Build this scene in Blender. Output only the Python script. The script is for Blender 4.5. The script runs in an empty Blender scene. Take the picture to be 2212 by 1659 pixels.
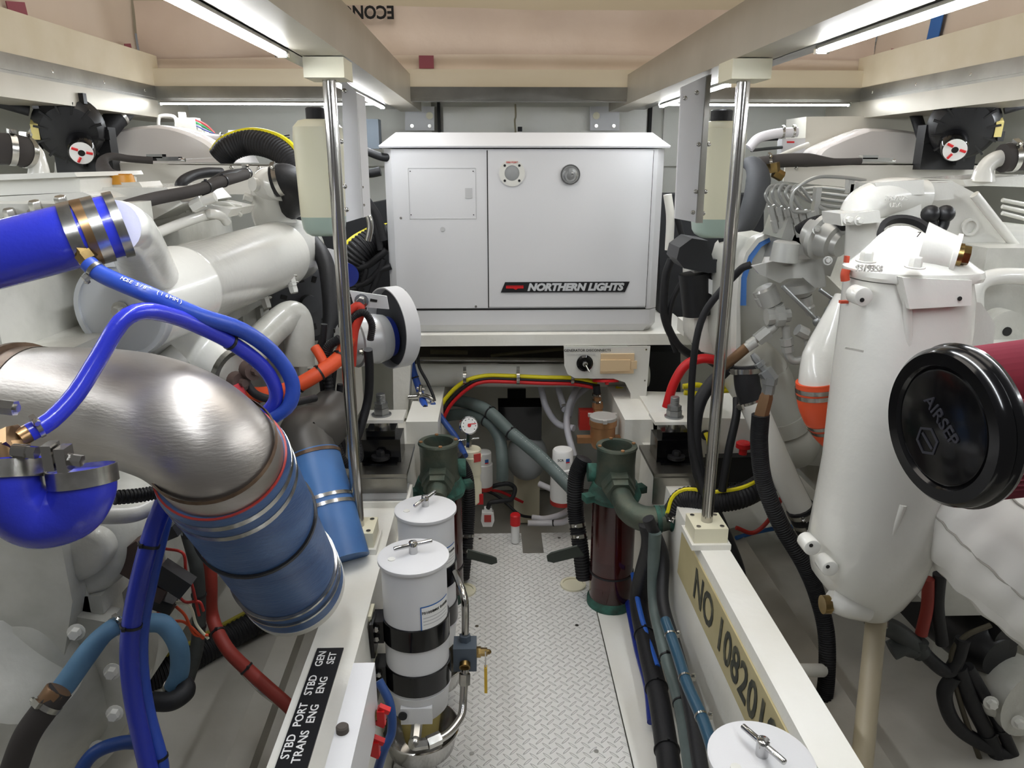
import bpy, bmesh, math, random
from mathutils import Vector, Matrix, Quaternion
C = bpy.context.scene
V = Vector
rnd = random.Random(7)
# ---------------- camera, world, exposure ----------------
F, CX, CY = 1600.0, 1106.0, 829.5
PITCH, YAW, CAMZ = math.radians(16.7), math.radians(-1.58), 1.42
cd = bpy.data.cameras.new('camera'); cam = bpy.data.objects.new('camera', cd)
C.collection.objects.link(cam); C.camera = cam
cd.sensor_width = 36; cd.lens = 36 * F / 2212; cd.clip_start = 0.02
RM = Matrix.Rotation(YAW, 3, 'Z') @ Matrix.Rotation(math.pi / 2 - PITCH, 3, 'X')
cam.location = (0, 0, CAMZ); cam.rotation_euler = RM.to_euler()
w = bpy.data.worlds.new('world'); C.world = w; w.use_nodes = True
w.node_tree.nodes['Background'].inputs[0].default_value = (1.0, 0.985, 0.96, 1)
w.node_tree.nodes['Background'].inputs[1].default_value = 0.14
C.view_settings.view_transform = 'Standard'; C.view_settings.look = 'None'
C.view_settings.exposure = -0.05; C.view_settings.gamma = 1.0; C.view_settings.use_curve_mapping = False
LED = 105.0
la = bpy.data.lights.new('saloon_fill_light', 'AREA'); la.shape = 'RECTANGLE'; la.size = 2.2; la.size_y = 1.6; la.energy = 30; la.color = (1.0, .93, .84)  # unseen area lamp added above the hatch to brighten the hung sheets
lo = bpy.data.objects.new('saloon_fill_light', la); C.collection.objects.link(lo); lo.location = (.1, 1.9, 3.3)
# ---------------- photograph measurements -> points in the room ----------------
def ray(x, y): return RM @ V(((x - CX) / F, -(y - CY) / F, -1))
def P(x, y, Y): d = ray(x, y); return V((0, 0, CAMZ)) + d * (Y / d.y)
def PZ(x, y, z): d = ray(x, y); return V((0, 0, CAMZ)) + d * ((z - CAMZ) / d.z)
def PX(x, y, X): d = ray(x, y); return V((0, 0, CAMZ)) + d * (X / d.x)
def L(p, n=1): return n * abs((RM.transposed() @ (V(p) - V((0, 0, CAMZ)))).z) / F   # n pixels in metres at p
def LY(x, y, Y, n=1): return L(P(x, y, Y), n)
# ---------------- materials ----------------
def lin(c):
    return tuple((v / 12.92 if v <= .04045 else ((v + .055) / 1.055) ** 2.4) for v in [int(c[i:i + 2], 16) / 255 for i in (0, 2, 4)]) + (1,)
MATS = {}
def M(name, col, rough=.5, metal=0, col2=None, scale=8, bump=0, bscale=60, coat=0, spec=.5, emit=0, alpha=1, trans=0, amt=.5, stretch=None, ior=1.45):
    if name in MATS: return MATS[name]
    m = bpy.data.materials.new(name); m.use_nodes = True; nt = m.node_tree; N = nt.nodes; b = N['Principled BSDF']
    b.inputs['Base Color'].default_value = lin(col); b.inputs['Roughness'].default_value = rough; b.inputs['Metallic'].default_value = metal
    b.inputs['Coat Weight'].default_value = coat; b.inputs['Coat Roughness'].default_value = .08; b.inputs['Specular IOR Level'].default_value = spec
    b.inputs['Alpha'].default_value = alpha; b.inputs['Transmission Weight'].default_value = trans; b.inputs['IOR'].default_value = ior
    if emit: b.inputs['Emission Color'].default_value = lin(col); b.inputs['Emission Strength'].default_value = emit
    tc = N.new('ShaderNodeTexCoord'); out = tc.outputs['Object']
    if stretch:
        mp = N.new('ShaderNodeMapping'); mp.inputs['Scale'].default_value = stretch; nt.links.new(out, mp.inputs[0]); out = mp.outputs[0]
    if col2:
        n = N.new('ShaderNodeTexNoise'); n.inputs['Scale'].default_value = scale; n.inputs['Detail'].default_value = 6; nt.links.new(out, n.inputs[0])
        r = N.new('ShaderNodeValToRGB'); r.color_ramp.elements[0].position = amt - .15; r.color_ramp.elements[1].position = amt + .15
        r.color_ramp.elements[0].color = lin(col); r.color_ramp.elements[1].color = lin(col2)
        nt.links.new(n.outputs[0], r.inputs[0]); nt.links.new(r.outputs[0], b.inputs['Base Color'])
    if bump:
        n = N.new('ShaderNodeTexNoise'); n.inputs['Scale'].default_value = bscale; n.inputs['Detail'].default_value = 4; nt.links.new(out, n.inputs[0])
        u = N.new('ShaderNodeBump'); u.inputs['Strength'].default_value = bump; u.inputs['Distance'].default_value = .004
        nt.links.new(n.outputs[0], u.inputs['Height']); nt.links.new(u.outputs[0], b.inputs['Normal'])
    MATS[name] = m; return m
white = M('white engine paint', 'D9D8D1', .25, bump=.3, bscale=38, coat=.6)
white2 = M('grey white engine paint', 'C9C8C0', .35, col2='B2B2A9', scale=9, bump=.4, bscale=40, coat=.3)
gel = M('painted fibreglass', 'E9E8E1', .35, col2='E2E0D6', scale=5, bump=.5, bscale=28)
hullm = M('hull paint', 'BDBAB1', .45, col2='A5A197', scale=3, bump=.6, bscale=14)
panel = M('white wall panel', 'DCDCD4', .5, col2='D2D1C8', scale=3)
powder = M('powder coated enclosure', 'D3D3D4', .38, bump=.06, bscale=400)
alu = M('brushed aluminium', 'A9A7A0', .32, 1, col2='8F8D86', scale=6, bump=.1, bscale=90)
alup = M('dull aluminium beam', 'B9B3A6', .42, .6, col2='ACA698', scale=4)
steel = M('polished steel', 'B4B2AE', .16, 1)
steel2 = M('hose clamp steel', 'C4C3BF', .25, 1, col2='A8A6A0', scale=40)
exh = M('exhaust stainless', 'B5B1AD', .40, .9, col2='9C9690', scale=3, bump=.12, bscale=60, stretch=(1, 1, 5))
weld = M('heat tinted steel', '85705E', .45, .9, col2='544439', scale=20)
chrome = M('chrome', 'C2C2C2', .07, 1)
black = M('black rubber', '17171A', .55, bump=.2, bscale=80)
blackg = M('gloss black paint', '08080A', .16, coat=.25, spec=.35)
blackp = M('black plastic', '1A1A1C', .42)
greyh = M('grey rubber hose', '3E4140', .6, col2='2F3231', scale=20)
slate = M('slate green hose', '5E6A68', .5, col2='4E5A57', scale=14)
blue = M('blue silicone hose', '2C35B6', .25, coat=.3, bump=.15, bscale=120)
blued = M('dark blue hose', '1D2F86', .35, coat=.2, bump=.15, bscale=120)
blue2 = M('wet exhaust blue hose', '4A6894', .4, col2='35507C', scale=5, bump=.3, bscale=50, stretch=(1, 1, 5))
bluel = M('faded blue hose', '5E86A6', .6, col2='4F7391', scale=12)
orange = M('orange silicone', 'D9522A', .5)
red = M('red plastic', 'C81E22', .4)
redp = M('red painted metal', 'A52A22', .4)
yellow = M('yellow cable', 'E3D51E', .4)
bronze = M('weathered bronze', '5C5F52', .5, .55, col2='46534A', scale=14, bump=.5, bscale=60)
verd = M('verdigris', '3B6B5E', .7, .2, col2='2E4038', scale=22, bump=.6, bscale=70)
bronzeb = M('new bronze', 'B98A60', .42, .6, col2='A67A54', scale=20)
brass = M('brass', 'A48A58', .3, 1, col2='7E6A44', scale=30)
wood = M('bare coaming wood', 'D2C7B0', .65, col2='CCC0A6', scale=1.5, stretch=(1, 6, 6))
paper = M('masking paper', 'CFC0B0', .75, col2='C4B3A2', scale=2, bump=.4, bscale=9)
poly = M('sheer plastic sheet', 'DBCABC', .45, col2='CFBCAC', scale=3, bump=1, bscale=7)
plum = M('plum masking tape', '8C4A55', .6)
tapeb = M('blue masking tape', '2D62A6', .6)
ledm = M('lit led strip', 'F6FAFF', .5, emit=LED)
ledb = M('lit led strip dotted', 'F2F8FF', .5, emit=LED * .6)
cream = M('cream plastic', 'DDD8BE', .4)
beige = M('beige plastic', 'D8BE98', .45)
tank = M('cloudy polyethylene', 'EDEACF', .35, trans=.12, alpha=1, spec=.4)
fluid = M('green coolant seen through plastic', 'B4C8BC', .3, trans=.1)
clear = M('clear plastic', 'F4F4F0', .05, trans=1.0, ior=1.2)
glassy = M('frosted polycarbonate', 'B9BBBB', .25, trans=.5, ior=1.3)
amber = M('amber bowl', 'E2D08A', .1, trans=.45, ior=1.3)
redtube = M('smoked red tube', '4A1512', .15, trans=.3, coat=.5, col2='2A100E', scale=6)
filt = M('maroon pleated media', '93404E', .7)
blanket = M('white lagging blanket', 'DAD8D2', .65, bump=.8, bscale=9)
dark = M('matt black', '1B1A19', .7)
gasket = M('red gasket', 'B5452C', .6)
label = M('white label paper', 'E9E9E6', .5)
ink = M('black ink', '101010', .5)
inkw = M('white ink', 'EDEDED', .5)
inkg = M('faint grey ink', 'B9B9B9', .5)
# ---------------- mesh building ----------------
def frame(d):
    d = V(d).normalized(); u = d.orthogonal().normalized(); return u, d.cross(u).normalized(), d
def smooth_path(pts, n):
    """Catmull-Rom through the points; every point may carry a radius as its 4th value"""
    if len(pts) < 3: 
        return [pts[0].lerp(pts[-1], i / n) for i in range(n + 1)]
    q = [pts[0] * 2 - pts[1]] + list(pts) + [pts[-1] * 2 - pts[-2]]
    out = []; k = max(1, n // (len(pts) - 1))
    for i in range(1, len(q) - 2):
        a, b, c, d = q[i - 1:i + 3]
        for j in range(k):
            t = j / k
            out.append(.5 * ((2 * b) + (c - a) * t + (2 * a - 5 * b + 4 * c - d) * t * t + (3 * b - a - 3 * c + d) * t ** 3))
    out.append(pts[-1].copy()); return out
class B:
    def __init__(s): s.bm = bmesh.new(); s.mi = 0; s.mats = []
    def mat(s, m):
        if m not in s.mats: s.mats.append(m)
        s.mi = s.mats.index(m); return s
    def _f(s, vs):
        try:
            f = s.bm.faces.new(vs); f.material_index = s.mi; return f
        except ValueError: return None
    def box(s, c, size, rot=None, bev=0.0, seg=2):
        c = V(c); h = V(size) / 2; R = rot or Matrix.Identity(3)
        vs = [s.bm.verts.new(c + R @ V((h.x * i, h.y * j, h.z * k))) for i in (-1, 1) for j in (-1, 1) for k in (-1, 1)]
        fs = [s._f([vs[i] for i in q]) for q in ((0, 1, 3, 2), (4, 6, 7, 5), (0, 4, 5, 1), (2, 3, 7, 6), (0, 2, 6, 4), (1, 5, 7, 3))]
        if bev: s._bev(fs, min(bev, .45 * min(abs(x) for x in size)), seg)
        return s
    def _bev(s, fs, w, seg):
        es = list({e for f in fs if f for e in f.edges if len(e.link_faces) == 2 and e.calc_face_angle(0) > .6})
        r = bmesh.ops.bevel(s.bm, geom=es, offset=w, segments=seg, profile=.6, affect='EDGES', clamp_overlap=True)
        for f in r['faces']: f.material_index = s.mi
    def bx(s, x0, x1, y0, y1, z0, z1, bev=0):
        return s.box(((x0 + x1) / 2, (y0 + y1) / 2, (z0 + z1) / 2), (abs(x1 - x0), abs(y1 - y0), abs(z1 - z0)), bev=bev)
    def prism(s, pts, ext, bev=0, seg=2):
        pts = [V(p) for p in pts]; ext = V(ext); n = len(pts)
        a = [s.bm.verts.new(p) for p in pts]; b = [s.bm.verts.new(p + ext) for p in pts]
        fs = [s._f(a[::-1]), s._f(b)] + [s._f((a[i], a[(i + 1) % n], b[(i + 1) % n], b[i])) for i in range(n)]
        if bev: s._bev(fs, bev, seg)
        return s
    def rings(s, rings, cap=True, closed=False):
        R = [[s.bm.verts.new(p) for p in r] for r in rings]; n = len(R[0])
        for a, b in zip(R, R[1:] + ([R[0]] if closed else [])):
            for i in range(n): s._f((a[i], a[(i + 1) % n], b[(i + 1) % n], b[i]))
        if cap and not closed: s._f(R[0][::-1]); s._f(R[-1])
        return s
    def tube(s, pts, r, n=24, seg=12, rib=0, ribd=.0, flat=1.0, cap=True, raw=False):
        pts = [V(p) for p in pts]; 
        if not raw:
            if rib:
                ln = sum((a - b).length for a, b in zip(pts, pts[1:])); n = int(ln / rib) * 4
                n = min(n, 700)
            path = smooth_path(pts, max(n, len(pts) - 1) if len(pts) > 2 or rib else 1)
        else: path = pts
        m = len(path); rr = []
        for i in range(m):
            t = i / max(1, m - 1)
            if isinstance(r, (list, tuple)):
                x = t * (len(r) - 1); k = min(int(x), len(r) - 2); rr.append(r[k] * (1 - (x - k)) + r[k + 1] * (x - k))
            else: rr.append(r)
            if rib: rr[-1] *= (1 + ribd * (1 if (i % 4) in (1, 2) else -1))
        T = [(path[min(i + 1, m - 1)] - path[max(i - 1, 0)]).normalized() for i in range(m)]
        u = T[0].orthogonal().normalized(); R = []
        for i in range(m):
            u = (u - T[i] * u.dot(T[i])); u = u.normalized() if u.length > 1e-6 else T[i].orthogonal().normalized()
            v = T[i].cross(u)
            R.append([path[i] + (u * math.cos(a) + v * math.sin(a) * flat) * rr[i] for a in (2 * math.pi * k / seg for k in range(seg))])
        return s.rings(R, cap)
    def lathe(s, p0, p1, prof, seg=24, cap=True, a0=0, up=None):
        """prof: (t along axis 0..1 (may exceed), radius) pairs"""
        p0, p1 = V(p0), V(p1); u, v, d = frame(p1 - p0)
        if up is not None:
            u = V(up); u = (u - d * u.dot(d)).normalized(); v = d.cross(u)
        ax = p1 - p0
        return s.rings([[p0 + ax * t + (u * math.cos(a) + v * math.sin(a)) * max(r, 1e-5) for a in (a0 + 2 * math.pi * k / seg for k in range(seg))] for t, r in prof], cap)
    def cyl(s, p0, p1, r, r2=None, seg=20, a0=0, up=None, bev=0):
        p0, p1 = V(p0), V(p1); r2 = r if r2 is None else r2; ln = (p1 - p0).length
        if bev:
            b = min(bev, ln * .45); t = b / ln
            return s.lathe(p0, p1, [(0, r - b), (t * .3, r - b * .3), (t, r), (1 - t, r2), (1 - t * .3, r2 - b * .3), (1, r2 - b)], seg, a0=a0, up=up)
        return s.lathe(p0, p1, [(0, r), (1, r2)], seg, a0=a0, up=up)
    def ring(s, c, ax, r_out, r_in, th, seg=28):
        c = V(c); ax = V(ax).normalized(); u, v, d = frame(ax)
        R = []
        for k in range(seg):
            a = 2 * math.pi * k / seg; e = u * math.cos(a) + v * math.sin(a)
            R.append([c + e * r_out - d * th / 2, c + e * r_out + d * th / 2, c + e * r_in + d * th / 2, c + e * r_in - d * th / 2])
        return s.rings(R, closed=True)
    def hexb(s, c, ax, r, h, shaft=True):
        c = V(c); ax = V(ax).normalized()
        s.lathe(c, c + ax * h, [(0, r), (.8, r), (1, r * .85)], 6)
        return s
    def ball(s, c, r, sc=(1, 1, 1), seg=16, rot=None):
        c = V(c); R = rot or Matrix.Identity(3); n = seg // 2
        return s.rings([[c + R @ V((math.sin(t) * math.cos(a) * sc[0] * r, math.sin(t) * math.sin(a) * sc[1] * r, -math.cos(t) * sc[2] * r)) for a in (2 * math.pi * k / seg for k in range(seg))] for t in ([.02] + [math.pi * j / n for j in range(1, n)] + [math.pi - .02])])
    def grid(s, fn, nu, nv, th=None):
        g = [[s.bm.verts.new(fn(i / nu, j / nv)) for j in range(nv + 1)] for i in range(nu + 1)]
        fs = [s._f((g[i][j], g[i + 1][j], g[i + 1][j + 1], g[i][j + 1])) for i in range(nu) for j in range(nv)]
        if th:
            s.bm.normal_update()
            r = bmesh.ops.solidify(s.bm, geom=[f for f in fs if f], thickness=th)
        return s
    def put(s, name, m=None, parent=None, label=None, flat=False, ang=35):
        bmesh.ops.recalc_face_normals(s.bm, faces=s.bm.faces[:])
        org = V((0, 0, 0)); q = parent
        while q is not None: org = org + V(q.location); q = q.parent
        if parent is None:
            vs = [v.co for v in s.bm.verts]; org = V(((min(v.x for v in vs) + max(v.x for v in vs)) / 2, (min(v.y for v in vs) + max(v.y for v in vs)) / 2, min(v.z for v in vs)))
        bmesh.ops.translate(s.bm, verts=s.bm.verts[:], vec=-org)
        me = bpy.data.meshes.new(name); s.bm.to_mesh(me); s.bm.free()
        for k in (s.mats or [m]): me.materials.append(k)
        if not flat:
            me.polygons.foreach_set('use_smooth', [True] * len(me.polygons)); me.set_sharp_from_angle(angle=math.radians(ang))
        o = bpy.data.objects.new(name, me); C.collection.objects.link(o)
        if parent is None: o.location = org
        else: o.parent = parent
        if label: o['label'] = label
        return o
    def solo(s, name, m, label, cat, group=None, **k):
        o = s.put(name, m, **k); return tag(o, label, cat, group)
def tag(o, label, cat, group=None):
    o['label'] = label; o['category'] = cat
    if group: o['group'] = group
    return o
def thing(name, label, cat, loc, group=None):
    o = bpy.data.objects.new(name, None); C.collection.objects.link(o); o.location = V(loc); o.empty_display_size = .05
    return tag(o, label, cat, group)
def struct(o): o['kind'] = 'structure'; return o
def dup(root, delta, label=None, group=None):
    r = root.copy(); C.collection.objects.link(r); r.location = root.location + V(delta)
    if label: r['label'] = label
    if group: r['group'] = group
    for ch in list(root.children):
        c = ch.copy(); C.collection.objects.link(c); c.parent = r
        for g in ch.children:
            d = g.copy(); C.collection.objects.link(d); d.parent = c
    return r
def text(body, pos, size, right, up, m, parent, name='lettering', bold=0, th=.0004, align='CENTER', shear=0, sx=1.0, label=None):
    """lettering as a thin mesh: right and up are the reading directions in the room"""
    cu = bpy.data.curves.new('t', 'FONT'); cu.body = body; cu.size = size; cu.align_x = align; cu.align_y = 'CENTER'; cu.offset = bold * size; cu.extrude = th; cu.shear = shear; cu.resolution_u = 3
    o = bpy.data.objects.new('t', cu); C.collection.objects.link(o); dg = bpy.context.evaluated_depsgraph_get(); dg.update()
    me = bpy.data.meshes.new_from_object(o.evaluated_get(dg)); bpy.data.objects.remove(o); bpy.data.curves.remove(cu)
    r = V(right).normalized(); u = V(up); u = (u - r * u.dot(r)).normalized(); n = r.cross(u)
    org = V((0, 0, 0)); q = parent
    while q is not None: org = org + V(q.location); q = q.parent
    mt = Matrix((r, u, n)).transposed()
    for v in me.vertices: v.co = V(pos) + mt @ V((v.co.x * sx, v.co.y, v.co.z + th)) - org
    me.materials.clear(); me.materials.append(m); me.name = name
    o = bpy.data.objects.new(name, me); C.collection.objects.link(o); o.parent = parent
    if label: o['label'] = label
    return o
def at(pts, t):
    pts = smooth_path([V(p) for p in pts], 60); x = t * (len(pts) - 1); i = min(int(x), len(pts) - 2)
    return pts[i].lerp(pts[i + 1], x - i), (pts[i + 1] - pts[i]).normalized()
def clampband(pos, d, r, w=.012, m=None, parent=None, screw=V((0, -.5, 1)), name='hose_clamp', bolt=True):
    b = B(); b.ring(pos, d, r + .0015, r - .0005, w)
    if bolt:
        d = V(d).normalized(); s = (V(screw) - d * V(screw).dot(d)).normalized(); tdir = d.cross(s)
        b.box(V(pos) + s * (r + .005), (w * 1.1, w * 1.6, .008), rot=Matrix((d, tdir, s)).transposed(), bev=.001)
        b.hexb(V(pos) + s * (r + .005) + tdir * w * .8, tdir, .0045, .007)
    return b.put(name, m or steel2, parent)
def hose(name, label, pts, r, m, cat='hose', clamps=(), ties=(), rib=0, ribd=.06, n=40, seg=14, parent=None, group=None, stripe=None, screw=V((0, -.5, 1)), part='hose_body', flat=1):
    """pts are room points; clamps / ties are positions 0..1 along it"""
    pts = [V(p) for p in pts]
    if parent is None and not (clamps or ties or stripe):
        b = B(); b.tube(pts, r, n, seg, rib, ribd, flat); return b.solo(name, m, label, cat, group)
    root = parent
    if parent is None:
        lo = min(pts, key=lambda p: p.z); root = thing(name, label, cat, lo, group)
    b = B(); b.tube(pts, r, n, seg, rib, ribd, flat); body = b.put(part if parent is None else name, m, root)
    rv = lambda t: r if not isinstance(r, (list, tuple)) else (lambda x, k: r[k] * (1 - (x - k)) + r[k + 1] * (x - k))(t * (len(r) - 1), min(int(t * (len(r) - 1)), len(r) - 2))
    for t in clamps:
        p, d = at(pts, t); clampband(p, d, rv(t) * (1 + ribd * (1 if rib else 0)), max(.006, rv(t) * .45) if rv(t) < .03 else .013, None, root, screw)
    for t in ties:
        p, d = at(pts, t); b = B(); b.ring(p, d, rv(t) * (1.12 if not rib else 1.16), rv(t) * .95, .005)
        s = (V(screw) - d * V(screw).dot(d)).normalized(); b.box(p + s * rv(t) * 1.15, (.006, .006, .006)); b.put('cable_tie', blackp, root)
    if stripe:
        sm, off, sr = stripe
        b = B(); off = V(off); q = smooth_path(pts, n); R = []
        for i, p in enumerate(q):
            d = (q[min(i + 1, len(q) - 1)] - q[max(i - 1, 0)]).normalized(); o = (off - d * off.dot(d)).normalized(); R.append(p + o * r * (1.0 + (ribd if rib else 0)))
        b.tube(R, sr, raw=True, seg=6); b.put('stripe', sm, root)
    return root
def PP(*t): return [P(*q) for q in t]
# ---------------- structure ----------------
def sbox(name, m, *a, bev=0):
    b = B(); b.bx(*a, bev=bev); return struct(b.put(name, m))
# hull bottom outside the stringers, and the low bilge under the sole plate
b = B()
for s, x0, x1 in ((-1, -.30, -2.3), (1, .55, 2.4)):
    b.grid(lambda u, v, x0=x0, x1=x1: V((x0 + (x1 - x0) * u, .3 + 3.5 * v, -.02 + .30 * u ** 1.4)), 12, 10, .02)
b.bx(-.31, .56, .3, 3.8, -.14, -.12)
struct(b.put('floor', hullm))
# walls
sbox('wall_back', panel, -2.4, 2.5, 3.62, 3.68, -.15, 1.80)
b = B(); b.prism([(-1.95, .2, 0), (-2.35, .2, .9), (-1.62, .2, 1.95), (-1.72, .2, 1.95), (-2.45, .2, .9), (-2.05, .2, 0)], (0, 3.5, 0)); struct(b.put('wall_left', panel))
b = B(); b.prism([(2.1, .2, 0), (2.5, .2, .9), (1.78, .2, 1.95), (1.88, .2, 1.95), (2.6, .2, .9), (2.2, .2, 0)], (0, 3.5, 0)); struct(b.put('wall_right', panel))
# back wall panels, dark joint lines, bracket plates
for i, (x0, x1, z0, z1, m) in enumerate(((-.62, -.27, 1.40, 1.72, panel), (.80, 1.05, 1.4, 1.72, panel), (-.215, .72, 1.3, 1.66, gel))):
    struct(B().bx(x0, x1, 3.60, 3.62, z0, z1, bev=.003).put('trim_%d' % (i + 1), m))
for i, x in enumerate((-.235, .735)):
    struct(B().bx(x - .006, x + .006, 3.585, 3.62, 1.2, 1.75).put('trim_%d' % (i + 4), dark))
# deck underside ring around the open hatch
b = B()
b.bx(-2.3, -1.345, .2, 3.7, 1.785, 1.80); b.bx(1.525, 2.4, .2, 3.7, 1.785, 1.80); b.bx(-1.345, 1.525, 3.10, 3.7, 1.785, 1.80)
struct(b.put('ceiling', panel))
# hatch coamings: bare wood over aluminium angle
def coam(i, x0, x1, y0, y1, inner):
    t = struct(B().bx(x0, x1, y0, y1, 1.69, 1.80 if i != 8 else 1.752).put('trim_%d' % i, wood))
    b = B(); b.bx(*[inner[0], inner[1], inner[2], inner[3]], 1.648, 1.69)
    b.bx(x0, x1, y0, y1, 1.64, 1.652)
    b.put('metal_angle', alu, t)
    b = B()
    n = 9
    for k in range(n):
        f = (k + .5) / n
        if x1 - x0 > y1 - y0: b.ball((x0 + (x1 - x0) * f, y0 - .003, 1.667), .006, (1, .5, 1), 8)
        else:
            xx = inner[0] if inner[0] > x0 + .02 or x0 < 0 else inner[0]
            xx = x1 + .003 if x0 < 0 else x0 - .003
            b.ball((xx, y0 + (y1 - y0) * f, 1.667), .006, (.5, 1, 1), 8)
    b.put('screw', steel2, t)
coam(6, -1.30, -1.25, .4, 3.05, (-1.252, -1.246, .4, 3.0))
coam(7, 1.42, 1.47, .4, 3.05, (1.416, 1.422, .4, 3.0))
coam(8, -1.25, 1.42, 3.0, 3.05, (-1.25, 1.42, 2.994, 3.0))
# deep fore-aft aluminium frames under the coaming sides
for i, (x0, x1) in enumerate(((-1.42, -1.30), (1.47, 1.60))):
    struct(B().bx(x0, x1, .4, 3.35, 1.58, 1.69, bev=.004).put('trim_%d' % (9 + i), alup))
struct(B().bx(-1.30, -1.25, .4, 3.3, 1.58, 1.64).put('trim_11', alup)); struct(B().bx(1.42, 1.47, .4, 3.3, 1.58, 1.64).put('trim_12', alup))
# stringers
struct(B().prism([(-.277, .4, .475), (-.373, .4, .475), (-.40, .4, -.1), (-.25, .4, -.1)], (0, 3.2, 0), bev=.012).put('trim_13', gel))
struct(B().prism([(.525, .4, .475), (.600, .4, .475), (.63, .4, -.1), (.50, .4, -.1)], (0, 3.2, 0), bev=.012).put('trim_14', gel))
# higher stepped part of the stringers under the generator
for i, (xa, xb) in enumerate(((-.30, -.19), (.46, .60))):
    struct(B().bx(xa, xb, 2.42, 3.6, .3, .56, bev=.02).put('trim_%d' % (15 + i), gel))
# sole: diamond plate with a notch, and the side strip
def diamond(m):
    nt = m.node_tree; N = nt.nodes; b = N['Principled BSDF']; tc = N.new('ShaderNodeTexCoord')
    hs = []
    for k, (ang, off) in enumerate(((45, 0), (-45, .5))):
        mp = N.new('ShaderNodeMapping'); mp.inputs['Scale'].default_value = (30, 30, 30); mp.inputs['Location'].default_value = (off, off, 0); nt.links.new(tc.outputs['Object'], mp.inputs[0])
        fr = N.new('ShaderNodeVectorMath'); fr.operation = 'FRACTION'; nt.links.new(mp.outputs[0], fr.inputs[0])
        sb = N.new('ShaderNodeVectorMath'); sb.operation = 'SUBTRACT'; sb.inputs[1].default_value = (.5, .5, .5); nt.links.new(fr.outputs[0], sb.inputs[0])
        fl = N.new('ShaderNodeVectorMath'); fl.operation = 'MULTIPLY'; fl.inputs[1].default_value = (1, 1, 0); nt.links.new(sb.outputs[0], fl.inputs[0]); m2 = N.new('ShaderNodeMapping'); m2.vector_type = 'TEXTURE'; m2.inputs['Rotation'].default_value = (0, 0, math.radians(ang)); m2.inputs['Scale'].default_value = (1, .2, 1); nt.links.new(fl.outputs[0], m2.inputs[0])
        ln = N.new('ShaderNodeVectorMath'); ln.operation = 'LENGTH'; nt.links.new(m2.outputs[0], ln.inputs[0])
        mr = N.new('ShaderNodeMapRange'); mr.inputs[1].default_value = .30; mr.inputs[2].default_value = .46; mr.inputs[3].default_value = 1; mr.inputs[4].default_value = 0; nt.links.new(ln.outputs['Value'], mr.inputs[0]); hs.append(mr)
    mx = N.new('ShaderNodeMath'); mx.operation = 'MAXIMUM'; nt.links.new(hs[0].outputs[0], mx.inputs[0]); nt.links.new(hs[1].outputs[0], mx.inputs[1])
    u = N.new('ShaderNodeBump'); u.inputs['Strength'].default_value = 1; u.inputs['Distance'].default_value = .004; nt.links.new(mx.outputs[0], u.inputs['Height']); nt.links.new(u.outputs[0], b.inputs['Normal'])
dplate = M('painted diamond plate', 'DDDCD8', .27); diamond(dplate)
sole = thing('sole_plate', 'white painted diamond plate sole panel between the two stringers', 'floor panel', (.03, 1.9, 0))
b = B(); b.prism([(-.25, .9, -.006), (.336, .9, -.006), (.336, 2.66, -.006), (.19, 2.66, -.006), (.19, 2.50, -.006), (.11, 2.50, -.006), (.11, 2.66, -.006), (-.25, 2.66, -.006)], (0, 0, .006)); b.put('tread_plate', dplate, sole)
for (x, y) in ((1246, 1351), (1030, 1353), (1288, 1623), (1019, 1628), (1037, 1164), (1208, 1162)):
    p = PZ(x, y, 0); b = B(); b.cyl(p, p + V((0, 0, .0012)), .006, seg=12); b.put('screw', steel2, sole)
struct(B().bx(.340, .52, .9, 2.6, -.01, -.001).put('trim_17', gel))
struct(B().bx(-.30, .6, 2.665, 3.6, -.12, -.11).put('trim_18', hullm))
# ---------------- overhead longitudinal beams ----------------
BEAMS = []
for k, (x0, x1, lab) in enumerate(((-.39, -.30, 'left grey metal overhead beam above the left steel stanchion'), (.52, .605, 'right grey metal overhead beam above the right steel stanchion'))):
    t = thing('overhead_beam', lab, 'beam', ((x0 + x1) / 2, 2, 1.63)); BEAMS.append(t)
    B().bx(x0, x1, .35, 3.45, 1.63, 1.735, bev=.004).put('channel', alup, t)
    o = x0 if k == 0 else x1; sg = -1 if k == 0 else 1
    b = B(); b.bx(o, o + sg * .045, .35, 3.3, 1.63, 1.636); b.bx(o + sg * .0, o + sg * .004, .35, 3.3, 1.63, 1.70); b.put('flange', alu, t)
# ---------------- LED strips ----------------
def led(label, p0, p1, wdt=.012, m=None, grp='led light strips under the deck frames', drop=.008):
    p0, p1 = V(p0), V(p1); t = thing('led_strip_light', label, 'light', p0, None)
    d = (p1 - p0).normalized(); s = d.cross(V((0, 0, 1))).normalized(); up = V((0, 0, 1)); R = Matrix((d, s, up)).transposed(); c = (p0 + p1) / 2; ln = (p1 - p0).length
    B().box(c + up * .004, (ln, wdt * 1.5, .006), rot=R).put('housing', alu, t)
    B().box(c - up * .002, (ln, wdt, .006), rot=R, bev=.002).put('diffuser', m or ledm, t)
    for e in (p0, p1): B().box(e, (.012, wdt * 1.6, .014), rot=R, bev=.002).put('end_cap', clear, t)
    return t
led('long bright led strip on the left overhead beam, nearest the camera', (-.405, .3, 1.622), (-.405, 1.58, 1.622), .016)
led('long bright led strip on the right overhead beam, nearest the camera', (.625, .3, 1.622), (.625, 1.50, 1.622), .016)
led('short led strip behind the left stanchion, pointing at the generator', (-.415, 2.15, 1.622), (-.415, 3.05, 1.622), .012)
led('short led strip behind the right stanchion, beside the right coolant tank', (.645, 2.15, 1.622), (.645, 2.95, 1.622), .012)
led('thin led strip along the back coaming, left of the left stanchion', (-1.22, 2.96, 1.628), (-.42, 2.96, 1.628), .008, ledb)
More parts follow.
